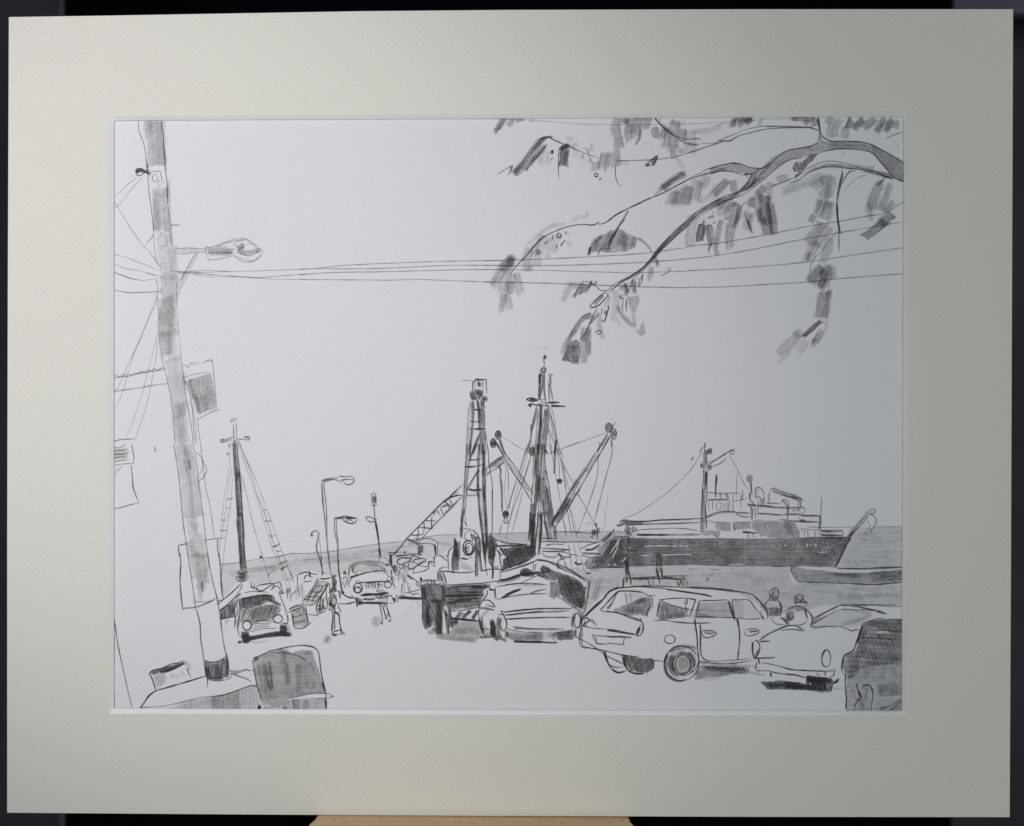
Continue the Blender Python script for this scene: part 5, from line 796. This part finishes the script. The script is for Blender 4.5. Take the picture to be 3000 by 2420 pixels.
L(5.4,.84,"1370,1330 1250,1325 1180,1350 1170,1400 1210,1430 1290,1400 1350,1380 1390,1300 1460,1305 1530,1330","1340,1400 1330,1480 1370,1500 1420,1480 1480,1440 1560,1400 1610,1370 1600,1350 1430,1355 1400,1380","1300,1390 1380,1385 1440,1400 1520,1450 1650,1460 1640,1490 1560,1530 1420,1555 1410,1530 1440,1480","1650,1450 1640,1400 1660,1380 1720,1390 1740,1400","1480,1440 1530,1390 1600,1370"); L(4,.6,"1370,1560 1430,1570","1480,1450 1540,1410"); L(4.4,.7,"1640,1400 1690,1410 1700,1450 1750,1455")
G('drawn_derrick_crane', 'dockside derrick crane with a long lattice jib rising to the right over the quay')
L(5.4,.84,"1120,1275 1200,1180 1290,1060 1400,940 1500,840 1620,720 1760,580 1850,490 1960,400 2085,290","1300,1035 1350,985"); L(4.6,.7,"1540,1040 1620,940 1700,860 1790,760 1880,680 1990,570 2090,470"); B(6,.5,"1760,570 1860,480 1960,400"); L(5,.7,"1960,420 2085,360","1960,410 2010,390 2085,380"); B(6,.4,"1960,410 2040,390 2085,370")
L(5,.8,"1470,860 1580,865 1700,880 1690,790 1695,690","1690,880 1695,800","1480,860 1490,930 1480,1000 1460,1060","1570,770 1580,860 1565,950","1370,975 1450,980 1540,970 1575,960","1590,760 1680,760 1760,760","1770,590 1830,690","1820,560 1850,620 1875,680","1960,430 2015,520","1910,470 1970,570","1830,550 1920,530 2010,520"); B(6,.7,"1745,590 1720,680"); B(7,.35,"1760,600 1800,640"); B(6,.4,"1860,530 1990,520")
L(5.2,.8,"1310,1035 1380,1060 1440,1080 1490,1130","1430,1060 1560,1035 1650,1030 1740,1060 1780,1100 1780,1200 1780,1280","1440,1080 1500,1110 1600,1105 1730,1120 1740,1200 1760,1300"); B(7,.7,"1330,1045 1420,1090 1480,1130"); B(10,.32,"1440,1070 1540,1060"); B(13,.8,"1525,1130 1525,1260"); B(6,.8,"1745,1130 1755,1280"); L(5.2,.84,"1500,1120 1490,1200 1520,1270","1740,1120 1750,1290")
L(6,.88,"1030,1243 1110,1245 1210,1238","1050,1280 1110,1275 1140,1230 1180,1190","1140,1300 1260,1290 1380,1275 1500,1265"); B(9,.85,"1065,1285 1070,1400 1090,1480"); L(5,.8,"1045,1250 1060,1350","1265,1255 1285,1220 1295,1250"); B(6,.8,"1265,1245 1295,1245"); L(3.5,.5,"960,1310 1010,1340 1050,1420"); L(5.5,.85,"1740,1290 1730,1400 1740,1460","1700,1320 1740,1350"); L(4.6,.7,"1750,1300 1820,1295 1880,1340 1920,1365"); B(6,.85,"1000,1425 1045,1440")
B(6,.8,"1490,1220 1500,1280 1540,1275")
G('drawn_rubbish_bin', 'large shaded bin with a rounded top in the bottom left foreground')
T(620,1780,S)
L(5.6,.84,"630,780 700,750 800,710 880,670 1000,640 1130,610 1280,585 1400,578 1500,590 1580,620 1630,680 1645,760 1660,900 1690,1080 1720,1200 1745,1320 1740,1440 1750,1560","625,800 640,920 665,1050 690,1180 730,1300 760,1430 770,1500","635,820 700,780 760,740")
B(12,.75,"640,790 720,765"); B(7,.75,"1690,1130 1730,1280"); B(6,.85,"1740,1400 1750,1550")
F(.49,"640,830 760,740 900,680 1100,640 1220,690 1340,650 1540,650 1560,740 1590,830 1650,1000 1700,1200 1740,1310 1500,1330 1260,1370 900,1430 790,1490 750,1350 700,1180 660,1000")
B(26,.22,"760,860 800,1100 800,1300"); B(22,.4,"850,820 870,1000 900,1250"); B(14,.4,"880,1100 920,1280"); B(16,.3,"1090,660 1100,900 1120,1000"); B(14,.42,"1150,830 1160,1040 1160,1190"); B(18,.25,"1320,850 1330,1050 1330,1300"); B(14,.28,"1500,820 1550,1050 1560,1250"); B(14,.24,"1400,700 1540,680"); B(20,.26,"1000,680 1200,670"); B(18,.2,"1440,900 1480,1250"); B(14,.2,"1620,1000 1680,1240")
L(5,.62,"900,690 1100,690 1260,720 1370,760 1450,810"); B(6,.42,"1340,750 1450,800")
F(.36,"880,1460 1260,1390 1740,1380 1750,1570 760,1570"); B(20,.3,"1280,1400 1300,1560"); B(18,.22,"1440,1410 1440,1560"); B(16,.2,"1600,1410 1620,1560"); B(14,.26,"900,1500 1200,1430")
L(4.6,.66,"790,1500 900,1450 1040,1420 1200,1380 1340,1350 1450,1320 1600,1305 1720,1310 1800,1320 1865,1360 1780,1380 1600,1390 1520,1380","1250,1390 1260,1560"); L(5.2,.84,"740,1480 700,1560","1820,1350 1865,1365"); B(12,.85,"740,1500 720,1560"); B(6,.8,"1100,1510 1130,1560"); L(4.5,.6,"770,1560 820,1510 840,1560","1090,1540 1130,1500 1160,1550")
G('drawn_kerb', 'upper line of the kerb running from the pole foot to the large bin')
L(4.8,.72,"0,1365 140,1345 300,1300 460,1240 600,1195 720,1190","265,960 380,970 500,955 540,940 560,960 640,960","280,1010 400,1000 530,955","330,1010 450,1060 560,1100 600,1135"); B(7,.3,"300,985 420,985"); B(7,.55,"640,1195 700,1210")
F(.24,"0,1370 300,1310 600,1200 700,1200 740,1400 720,1570 0,1570"); H(.2,95,26,5,"0,1380 300,1320 600,1210 700,1210 730,1560 0,1560")
# ---- right bottom: estate car lower, seated people, front car, dark vehicle ----
S=5.2125
G('drawn_estate_car')
T(1680,1700,S)
L(5,.8,"1850,590 1880,760 1890,900 1895,1050 1920,1150","1940,680 1945,880 1940,1050 1960,1160 2000,1210 2060,1240")
L(5.2,.84,"120,1010 280,1040 480,1080 620,1110 740,1140 900,1160 980,1165","480,1100 500,1190 540,1290 600,1370 660,1410 720,1410 780,1390 820,1370","530,1280 600,1320 680,1330 770,1320","510,1160 620,1210 760,1280","745,1140 760,1230 780,1300 830,1370 900,1415 1000,1425 1080,1425"); B(7,.8,"480,1100 500,1190 540,1290"); B(6,.8,"590,1360 680,1410 770,1395"); B(7,.85,"840,1380 920,1420 1060,1428")
F(.66,"755,1140 860,1160 990,1170 1060,1200 1190,1190 1240,1240 1230,1330 1140,1390 1080,1420 900,1390 820,1360 780,1290"); H(.5,130,20,5,"760,1150 1000,1180 1230,1230 1220,1340 1070,1420 860,1370"); L(5,.85,"1200,1190 1195,1240 1230,1270","1230,1240 1220,1340 1120,1400 1135,1445","1040,1330 1030,1410","750,1150 770,1280 800,1330"); B(9,.75,"770,1180 800,1320"); B(6,.4,"1080,1210 1370,1235"); L(4.2,.6,"1060,1200 1200,1215 1370,1240")
E(5,.78,1650,1270,265,262); E(5,.82,1680,1285,170,172); E(5,.8,1675,1285,118,148); B(7,.7,"1440,1130 1390,1280 1420,1420 1500,1510 1600,1540 1720,1520"); B(20,.42,"1480,1140 1450,1280 1500,1420 1600,1500"); B(13,.5,"1480,1110 1560,1040 1700,1010 1880,1040"); L(5,.8,"1470,1080 1540,1020 1700,1010 1880,1035","1460,1100 1530,1060 1680,1050"); B(18,.5,"1740,1110 1810,1190 1820,1300 1760,1420"); B(14,.55,"1540,1150 1500,1260 1540,1400"); B(12,.4,"1600,1090 1700,1070"); L(5,.84,"1900,1130 1920,1200 1880,1330 1820,1420","1890,1100 1910,1160","1420,1180 1390,1260","1430,1240 1420,1380","1560,1280 1570,1370 1640,1420 1720,1400"); F(.3,"1640,1180 1730,1170 1780,1250 1770,1320 1640,1390 1590,1340 1590,1250"); F(.3,"1470,1120 1600,1060 1780,1100 1870,1200 1840,1350 1700,1470 1500,1440 1430,1300")
W(7,"1490,1440 1540,1480 1620,1510 1700,1500","1860,1130 1890,1200 1860,1330 1820,1370"); W(5,"1600,1080 1700,1050")
B(12,.24,"1900,1250 2085,1260")
T(2020,1700,S)
L(4.6,.7,"0,105 200,115 450,140 650,160 820,185 940,210 1010,260 1080,320 1140,390 1180,450 1210,530","0,190 180,205 290,230 345,250","1000,250 1100,360 1180,470 1200,600"); B(8,.4,"0,112 300,128 700,168"); B(6,.5,"1000,250 1100,350 1170,450"); B(6,.6,"200,210 340,248"); B(7,.5,"1080,370 1190,520 1195,590")
L(4.6,.74,"0,290 100,295 50,420 0,560","190,310 400,310 580,300","160,310 130,440 90,590","590,310 620,440 670,560 700,620","650,310 680,460 700,600","650,300 760,300 900,300 1000,420 1100,540 1130,600","80,560 250,555 450,565 650,570 740,580 900,595 1000,590 1110,580","1090,460 1110,550 1150,620"); B(7,.45,"600,340 680,560"); B(7,.6,"1100,540 1145,600"); F(.24,"170,340 560,330 650,540 110,550"); B(12,.3,"110,535 300,545"); F(.17,"670,320 900,320 1080,560 720,570")
L(5,.8,"720,590 750,700 765,820 765,950 750,1080 735,1220","70,600 100,750 120,900 125,1050 150,1150"); B(7,.55,"730,590 755,700"); B(5,.5,"740,1100 735,1210"); L(4.6,.72,"170,700 165,900 170,1060 190,1160 260,1220 400,1235 560,1225 740,1215 950,1195","150,1240 350,1265 550,1275 740,1260 980,1220","850,780 850,830 880,850 1000,830 1060,800 1070,770 1000,740 850,760"); B(6,.7,"915,790 1000,780 1050,775"); F(.25,"920,750 1050,745 1060,790 930,790")
F(.42,"150,1300 400,1290 700,1290 940,1290 900,1420 600,1440 300,1460 80,1500 120,1400"); B(10,.75,"230,1335 450,1345 700,1350 860,1355"); B(14,.5,"180,1340 600,1370 900,1400"); B(12,.35,"80,1445 400,1400 800,1400"); B(9,.45,"80,1510 300,1470 600,1440"); B(8,.35,"900,1400 1170,1455"); B(12,.2,"200,1540 500,1480"); B(9,.3,"130,1255 350,1270 740,1265"); F(.35,"640,1280 740,1270 720,1310 650,1310")
G('drawn_seated_person', 'left of two seated people seen from behind between the parked cars, taller figure')
L(4.6,.76,"1230,260 1225,190 1260,140 1300,115 1345,130 1360,200 1355,270","1250,250 1280,180 1320,150","1270,230 1300,190 1330,240"); B(7,.5,"1250,150 1330,120"); B(7,.55,"1345,140 1355,210"); F(.66,"1230,200 1270,240 1360,240 1360,320 1200,320"); L(4.6,.76,"1200,310 1140,370","1360,310 1390,370 1400,460 1400,540"); F(.66,"1200,430 1280,410 1380,420 1400,530 1290,560 1210,540"); B(12,.4,"1230,500 1370,470"); B(6,.6,"1370,330 1400,400 1395,530"); L(4.4,.7,"1240,560 1270,620 1320,665 1420,680 1500,690","1380,560 1450,620 1500,680"); B(8,.6,"1400,570 1460,620 1510,680"); B(7,.4,"1190,330 1150,370"); B(8,.4,"1150,360 1190,450")
G('drawn_seated_person', 'right of two seated people seen from behind between the parked cars, hooded rounder figure')
L(4.6,.78,"1620,360 1595,280 1620,230 1700,210 1740,250 1740,290 1810,350 1760,350","1650,290 1640,250 1700,240 1730,290 1700,300 1660,290","1620,340 1620,390","1780,350 1790,380 1740,420"); F(.62,"1600,260 1650,230 1650,290 1730,300 1800,350 1700,350 1620,360"); B(7,.55,"1610,340 1700,330 1780,340"); B(10,.42,"1500,450 1560,420 1640,410 1750,430"); L(4.6,.76,"1480,480 1520,440 1620,400 1740,420 1790,450 1850,520 1875,590 1850,690","1760,430 1790,540 1800,620","1620,460 1740,440","1580,480 1590,560 1540,620","1520,690 1700,680 1790,640"); B(7,.6,"1760,440 1795,570"); F(.68,"1470,500 1560,470 1600,560 1560,620 1480,620"); B(10,.5,"1450,560 1520,680"); L(4.2,.7,"1500,570 1540,620 1560,560 1590,610"); B(7,.5,"1480,500 1500,600")
G('drawn_front_car', 'pale bonnet-heavy car in front of the estate car with a black shadow underneath')
L(5,.78,"1060,940 1110,880 1200,820 1330,760 1450,710 1530,690 1640,700 1720,740 1755,770","1090,930 1180,930 1225,925","1400,770 1550,750 1640,760 1750,780"); B(6,.55,"1090,900 1250,800 1450,715 1530,695"); B(7,.45,"1640,715 1750,770"); B(6,.7,"1080,940 1225,928")
L(5.2,.84,"1010,910 1060,960 1075,1050 1050,1120 1000,1190 990,1190 965,1100 965,1000 980,930","1040,930 1000,920","1060,1040 1000,1150"); B(6,.7,"965,940 962,1080 985,1190"); B(5,.6,"1000,1170 1060,1070"); B(7,.5,"990,1190 1130,1190 1310,1180"); L(4.6,.74,"980,1195 1130,1185 1305,1185","1040,1200 1070,1230 1070,1280","1020,1240 1020,1360 980,1320 960,1290","1090,1260 1200,1275 1330,1300 1470,1340 1600,1365 1750,1375 1900,1385 2085,1390","1020,1380 1110,1385 1200,1380 1300,1410 1500,1440 1620,1450 1780,1485"); B(7,.7,"1050,1200 1060,1280"); B(7,.8,"1240,1410 1245,1475"); B(6,.5,"1010,1270 1020,1360")
F(.84,"1070,1550 1160,1540 1280,1550 1310,1530 1500,1540 1650,1560 1780,1590 1790,1450 1900,1470 2090,1500 2085,1680 1900,1690 1700,1680 1400,1670 1190,1670 1140,1610"); B(10,.75,"1150,1600 1500,1610 1850,1640"); L(4.6,.7,"1850,690 1860,715 2085,720","1850,670 1990,590 2085,540","1880,640 2000,540 2085,490"); L(4.4,.7,"1940,1430 1990,1470","2070,1400 2070,1460","2085,1060 2030,1160 2025,1280 2060,1330")
T(2300,1720,S)
L(4.8,.78,"390,600 420,480 410,440 370,380 340,360","390,600 500,605 620,600 740,605 840,600 930,630 1040,670 1070,655 1150,655","420,480 520,430 640,370 760,310 850,275","400,580 520,510 640,440 760,380 850,345","850,280 1000,290 1150,310 1300,340 1450,370 1550,410","1000,290 1200,280 1350,275 1550,290 1790,300","850,345 950,340 1100,350 1260,350 1400,370"); B(6,.45,"420,490 640,375 820,300"); B(7,.5,"1150,310 1400,360"); B(7,.75,"1400,370 1550,410"); F(.2,"430,560 700,420 860,350 1100,360 1350,380 1280,470 1180,540 1120,600 1000,600 880,590 600,590"); B(14,.26,"840,580 1000,530 1200,470 1320,420"); B(10,.25,"860,350 1100,360 1300,400")
E(5,.8,630,1090,68,132); L(5,.8,"0,1240 100,1260 300,1275 450,1280 600,1290 620,1300 600,1350","620,1290 700,1275 760,1270 750,1320 730,1360 690,1370","0,1325 150,1340 310,1385","490,1310 530,1360"); F(.8,"340,1350 400,1360 500,1365 700,1385 740,1440 770,1460 720,1500 700,1590 560,1600 380,1570 340,1460 320,1400"); F(.8,"0,1440 200,1455 340,1490 420,1520 420,1570 200,1565 0,1550"); B(14,.7,"360,1400 600,1420 720,1440"); B(9,.88,"750,1460 790,1440 820,1400"); L(5,.85,"720,1480 710,1590","340,1350 325,1420 340,1510"); B(11,.4,"430,1580 700,1590"); L(3.6,.35,"730,1550 900,1545"); W(5,"375,1460 395,1490","695,1490 700,1520")
G('drawn_dark_vehicle', 'dark grey shaded vehicle cropped by the bottom right corner')
F(.58,"1160,610 1200,550 1350,510 1500,490 1795,490 1795,1180 1400,1200 1150,1240 1000,1360 950,1390 920,1300 870,1250 870,1120 890,1050 960,1010 1060,1000 1090,900 1140,700")
H(.22,75,30,6,"1160,610 1250,540 1500,490 1795,490 1795,1150 1150,1230 1060,1000")
B(18,.32,"1260,560 1795,560"); B(15,.4,"1400,650 1795,680"); B(14,.35,"1400,760 1795,760"); B(20,.28,"1200,640 1180,800 1220,1000"); B(22,.25,"1300,1080 1795,1050"); B(14,.38,"1200,1160 1500,1140 1795,1100"); W(7,"1400,690 1500,685 1600,690"); B(20,.18,"1400,900 1795,900")
L(5.2,.8,"890,1050 870,1150 860,1250 880,1310 915,1330 920,1400 920,1550 940,1736","1160,600 1200,550 1300,515 1450,480 1520,475","1550,495 1650,490 1795,498","1180,590 1140,700 1080,880 1060,1000","890,1060 960,1010 1040,970 1100,860 1160,680"); B(6,.75,"1180,600 1130,740 1070,920"); B(6,.6,"900,1040 1040,970 1060,920"); B(6,.7,"890,1080 865,1250"); B(7,.6,"915,1320 925,1420"); W(6,"1070,980 1090,900 1110,850"); B(12,.5,"1080,1060 1100,1180 1060,1300"); B(16,.3,"1000,1040 1030,1200 1000,1370"); B(9,.5,"960,1390 1080,1320 1130,1200"); L(4.6,.7,"1090,1470 1110,1560 1150,1640 1160,1736","1300,1490 1340,1570 1330,1736","1795,500 1790,800 1795,1200 1785,1736")
T(2300,1800,S)
F(.42,"950,960 1080,920 1150,800 1400,760 1795,740 1795,1475 940,1475 925,1200"); F(.2,"1400,1100 1500,1080 1795,1100 1795,1230 1500,1260 1420,1240"); B(20,.3,"1420,1140 1600,1100 1780,1070"); B(16,.26,"1420,1190 1600,1200 1790,1170"); B(9,.45,"1440,1440 1600,1400 1790,1290"); B(7,.5,"1600,1470 1700,1390 1790,1310"); B(12,.3,"1640,1460 1790,1400"); B(15,.3,"1180,1090 1240,1100 1220,1230 1200,1290"); B(16,.35,"1150,1400 1200,1320 1290,1300"); B(20,.25,"1130,1420 1300,1440"); B(16,.15,"1250,800 1230,1000"); B(16,.15,"1500,780 1480,1000"); B(16,.17,"1640,800 1690,1000")
L(5,.8,"1095,1050 1110,1140 1150,1210 1160,1280 1120,1310 1090,1340 1050,1475","1180,1120 1210,1080 1280,1080 1330,1140 1340,1250 1320,1380 1325,1475","920,960 925,1150 940,1300 930,1440 960,1475","1790,740 1785,1475"); B(9,.75,"1120,1180 1155,1270"); B(8,.6,"1100,1300 1140,1310"); B(6,.6,"1320,1120 1340,1200"); B(6,.75,"930,1350 935,1450"); B(7,.5,"970,1090 975,1120"); B(8,.25,"1030,1130 1080,1300")
# ------------------------------------------------------------------ link the drawn figures as sub-parts of the sheet
for key in order:
    f = figs[key]
    if not f.v and not f.wv: continue
    nv = len(f.v)
    verts = f.v+f.wv; faces = f.f+[tuple(i+nv for i in q) for q in f.wf]
    me = bpy.data.meshes.new(f.name); me.from_pydata([tuple(v) for v in verts], [], faces)
    me.materials.append(GRAPH); me.materials.append(BLANK)
    nf = len(f.f)
    for i, p in enumerate(me.polygons):
        if i >= nf: p.material_index = 1
    a = me.attributes.new('press', 'FLOAT', 'POINT')
    a.data.foreach_set('value', f.p+[1.]*len(f.wv))
    me.update()
    o = bpy.data.objects.new(f.name, me); C.objects.link(o); o.parent = sheet
    if f.label: o['label'] = f.label

# ------------------------------------------------------------------ easel (carries the picture), in the same leaning frame
easel = bpy.data.objects.new('wooden_easel', None); C.objects.link(easel)
easel.matrix_world = ROOTM
easel['label'] = 'pale wooden easel ledge carrying the picture from below'; easel['category'] = 'easel'
def wood():
    m, nt, b = new_mat('beech_wood')
    g = noise(nt, 60, 6, .7, vec_scale=(1, 14, 14)); h = noise(nt, 900, 3, .6, vec_scale=(1, 5, 5)); k = noise(nt, 500, 2, .5)
    f = M_(nt, 'ADD', M_(nt, 'MULTIPLY', g, .6), M_(nt, 'MULTIPLY', h, .4))
    c = ramp2(nt, f, WOOD0, WOOD1, .35, .65)
    fl = M_(nt, 'GREATER_THAN', k, .66)
    mx = N(nt, 'ShaderNodeMix', data_type='RGBA'); nt.links.new(M_(nt, 'MULTIPLY', fl, .45), mx.inputs['Factor'])
    nt.links.new(c, mx.inputs['A']); mx.inputs['B'].default_value = (.16, .08, .04, 1)
    nt.links.new(mx.outputs['Result'], b.inputs['Base Color']); b.inputs['Roughness'].default_value = .5
    bump(nt, b, g, .2, .0004); return m
WOODM = wood()
def prism(name, outline, y0, y1, mat, parent, bev=.0012, label=None):
    n_ = len(outline)
    v = [(x, y0, z) for x, z in outline]+[(x, y1, z) for x, z in outline]
    f = [tuple(range(n_)), tuple(range(2*n_-1, n_-1, -1))]+[(i, i+n_, (i+1) % n_+n_, (i+1) % n_) for i in range(n_)]
    o = mesh_obj(name, v, f, mat, parent, label)
    md = o.modifiers.new('bevel', 'BEVEL'); md.width = bev; md.segments = 3; md.limit_method = 'ANGLE'
    return o
xl = at(934, 2390, 0).x; xr = at(1838, 2392, 0).x
yb = (at(1400, 2390, 0)).y
# outline of the ledge seen from above (x, z): narrow behind, rounded wider body in front
def arc(cx, cz, r, a0, a1, n_=6): return [(cx+r*math.cos(math.radians(a0+(a1-a0)*i/n_)), cz+r*math.sin(math.radians(a0+(a1-a0)*i/n_))) for i in range(n_+1)]
dx_ = .0022
ol = [(xl, -.022), (xr, -.022), (xr+.001, .0035)] + [(xr+.0012, .0048)] + arc(xr+dx_-.0035, .0085, .0035, 80, 0)[::1][:0] + \
     [(xr+dx_-.0004, .0065), (xr+dx_+.0004, .009), (xr+dx_+.0006, .034), (xr+dx_-.003, .040), (xl-dx_+.003, .040), (xl-dx_-.0006, .034), (xl-dx_-.0004, .009), (xl-dx_+.0004, .0065), (xl-.0012, .0048), (xl-.001, .0035)]
prism('ledge', ol, yb-.024, yb-.0004, WOODM, easel, .0009)
prism('upright', [(-.03, -.045), (.03, -.045), (.03, -.0225), (-.03, -.0225)], -.5, .30, WOODM, easel)
# rear legs reach the ground behind
def bar(name, p, q, r, mat, parent):
    p, q = Vector(p), Vector(q); d = (q-p).normalized(); u = d.cross(Vector((0, 0, 1))).normalized(); w_ = d.cross(u)
    v = [p+u*a*r+w_*b*r for a, b in ((-1,-1),(1,-1),(1,1),(-1,1))]+[q+u*a*r+w_*b*r for a, b in ((-1,-1),(1,-1),(1,1),(-1,1))]
    return mesh_obj(name, v, [(0,1,2,3),(7,6,5,4),(0,4,5,1),(1,5,6,2),(2,6,7,3),(3,7,4,0)], mat, parent)
bar('leg', (0, .26, -.06), (0, -.70, -.42), .014, WOODM, easel)

# ------------------------------------------------------------------ background behind the easel
def plain(name, col, rough=.8, var=.15, scale=8, spec=.3):
    m, nt, b = new_mat(name)
    f = noise(nt, scale, 4, .6)
    c = ramp2(nt, f, tuple(x*(1-var) for x in col), tuple(x*(1+var) for x in col), .35, .65)
    nt.links.new(c, b.inputs['Base Color']); b.inputs['Roughness'].default_value = rough
    b.inputs['Specular IOR Level'].default_value = spec; return m
WALL = plain('slate_wall', WALLCOL); BLK = plain('black_cloth', (.0025, .0012, .0025), .95, spec=.05); TRIM = plain('grey_trim', (.09, .095, .11))
bgm = ROOTM
def bg(name, px0, px1, py0, py1, z, th, mat, label=None, cat=None, parent=None, kind=None):
    a = at(px0, py1, z); b = at(px1, py0, z)
    o = slab(name, a.x, a.y, b.x, b.y, z-th, z, mat, parent, label)
    if parent is None: o.matrix_world = ROOTM
    if cat: o['category'] = cat
    if kind: o['kind'] = kind
    return o
bg('wall', -1500, 4500, -1200, 3600, -.34, .02, WALL, kind='structure')
scr = bg('black_panel', 189, 2790, -260, 2760, -.26, .01, BLK, 'black panel standing upright behind the picture', 'panel')
t_ = bg('edge_trim', 176, 186, -260, 2760, -.259, .012, TRIM, parent=scr, label='thin grey trim on the left edge')
bg('grey_panel', 2796, 3400, -300, 40, -.27, .01, plain('grey_blue_panel', (.12, .115, .16)), 'dull grey panel beyond the top right corner of the picture', 'panel')

# ------------------------------------------------------------------ light: unseen key spot and an added broad fill
def area(name, loc, target, size, energy, col, sy=None):
    l = bpy.data.lights.new(name, 'AREA'); l.energy = energy; l.color = col
    l.shape = 'RECTANGLE'; l.size = size; l.size_y = sy or size
    o = bpy.data.objects.new(name, l); C.objects.link(o)
    M = ROOTM @ Matrix.Translation(loc)
    d = (ROOTM @ Vector(target)) - M.to_translation()
    o.location = M.to_translation(); o.rotation_euler = d.to_track_quat('-Z', 'Y').to_euler()
    return o
def spot(name, loc, target, deg, energy, col):
    l = bpy.data.lights.new(name, 'SPOT'); l.energy = energy; l.color = col
    l.spot_size = math.radians(deg); l.spot_blend = 1.; l.shadow_soft_size = .035
    o = bpy.data.objects.new(name, l); C.objects.link(o)
    o.location = ROOTM @ Vector(loc)
    o.rotation_euler = ((ROOTM @ Vector(target))-o.location).to_track_quat('-Z', 'Y').to_euler()
LIGHTS()
w = bpy.data.worlds.new('World'); sc.world = w; w.use_nodes = True
w.node_tree.nodes['Background'].inputs[0].default_value = (.75, .85, 1, 1)
w.node_tree.nodes['Background'].inputs[1].default_value = WORLD

# ------------------------------------------------------------------ camera
cam = bpy.data.cameras.new('camera'); co = bpy.data.objects.new('camera', cam); C.objects.link(co)
cam.sensor_width = 36; cam.sensor_fit = 'HORIZONTAL'; cam.lens = 32; cam.clip_start = .01; cam.clip_end = 20
co.matrix_world = ROOTM @ Matrix.Translation(CP) @ RL.to_4x4()
cam.dof.use_dof = True; cam.dof.focus_distance = .462; cam.dof.aperture_fstop = 4.0
sc.camera = co
sc.view_settings.view_transform = 'Standard'; sc.view_settings.look = 'None'
sc.view_settings.exposure = 0; sc.view_settings.gamma = 1
sc.render.engine = 'CYCLES'
sc.cycles.transparent_max_bounces = 48; sc.cycles.max_bounces = 6
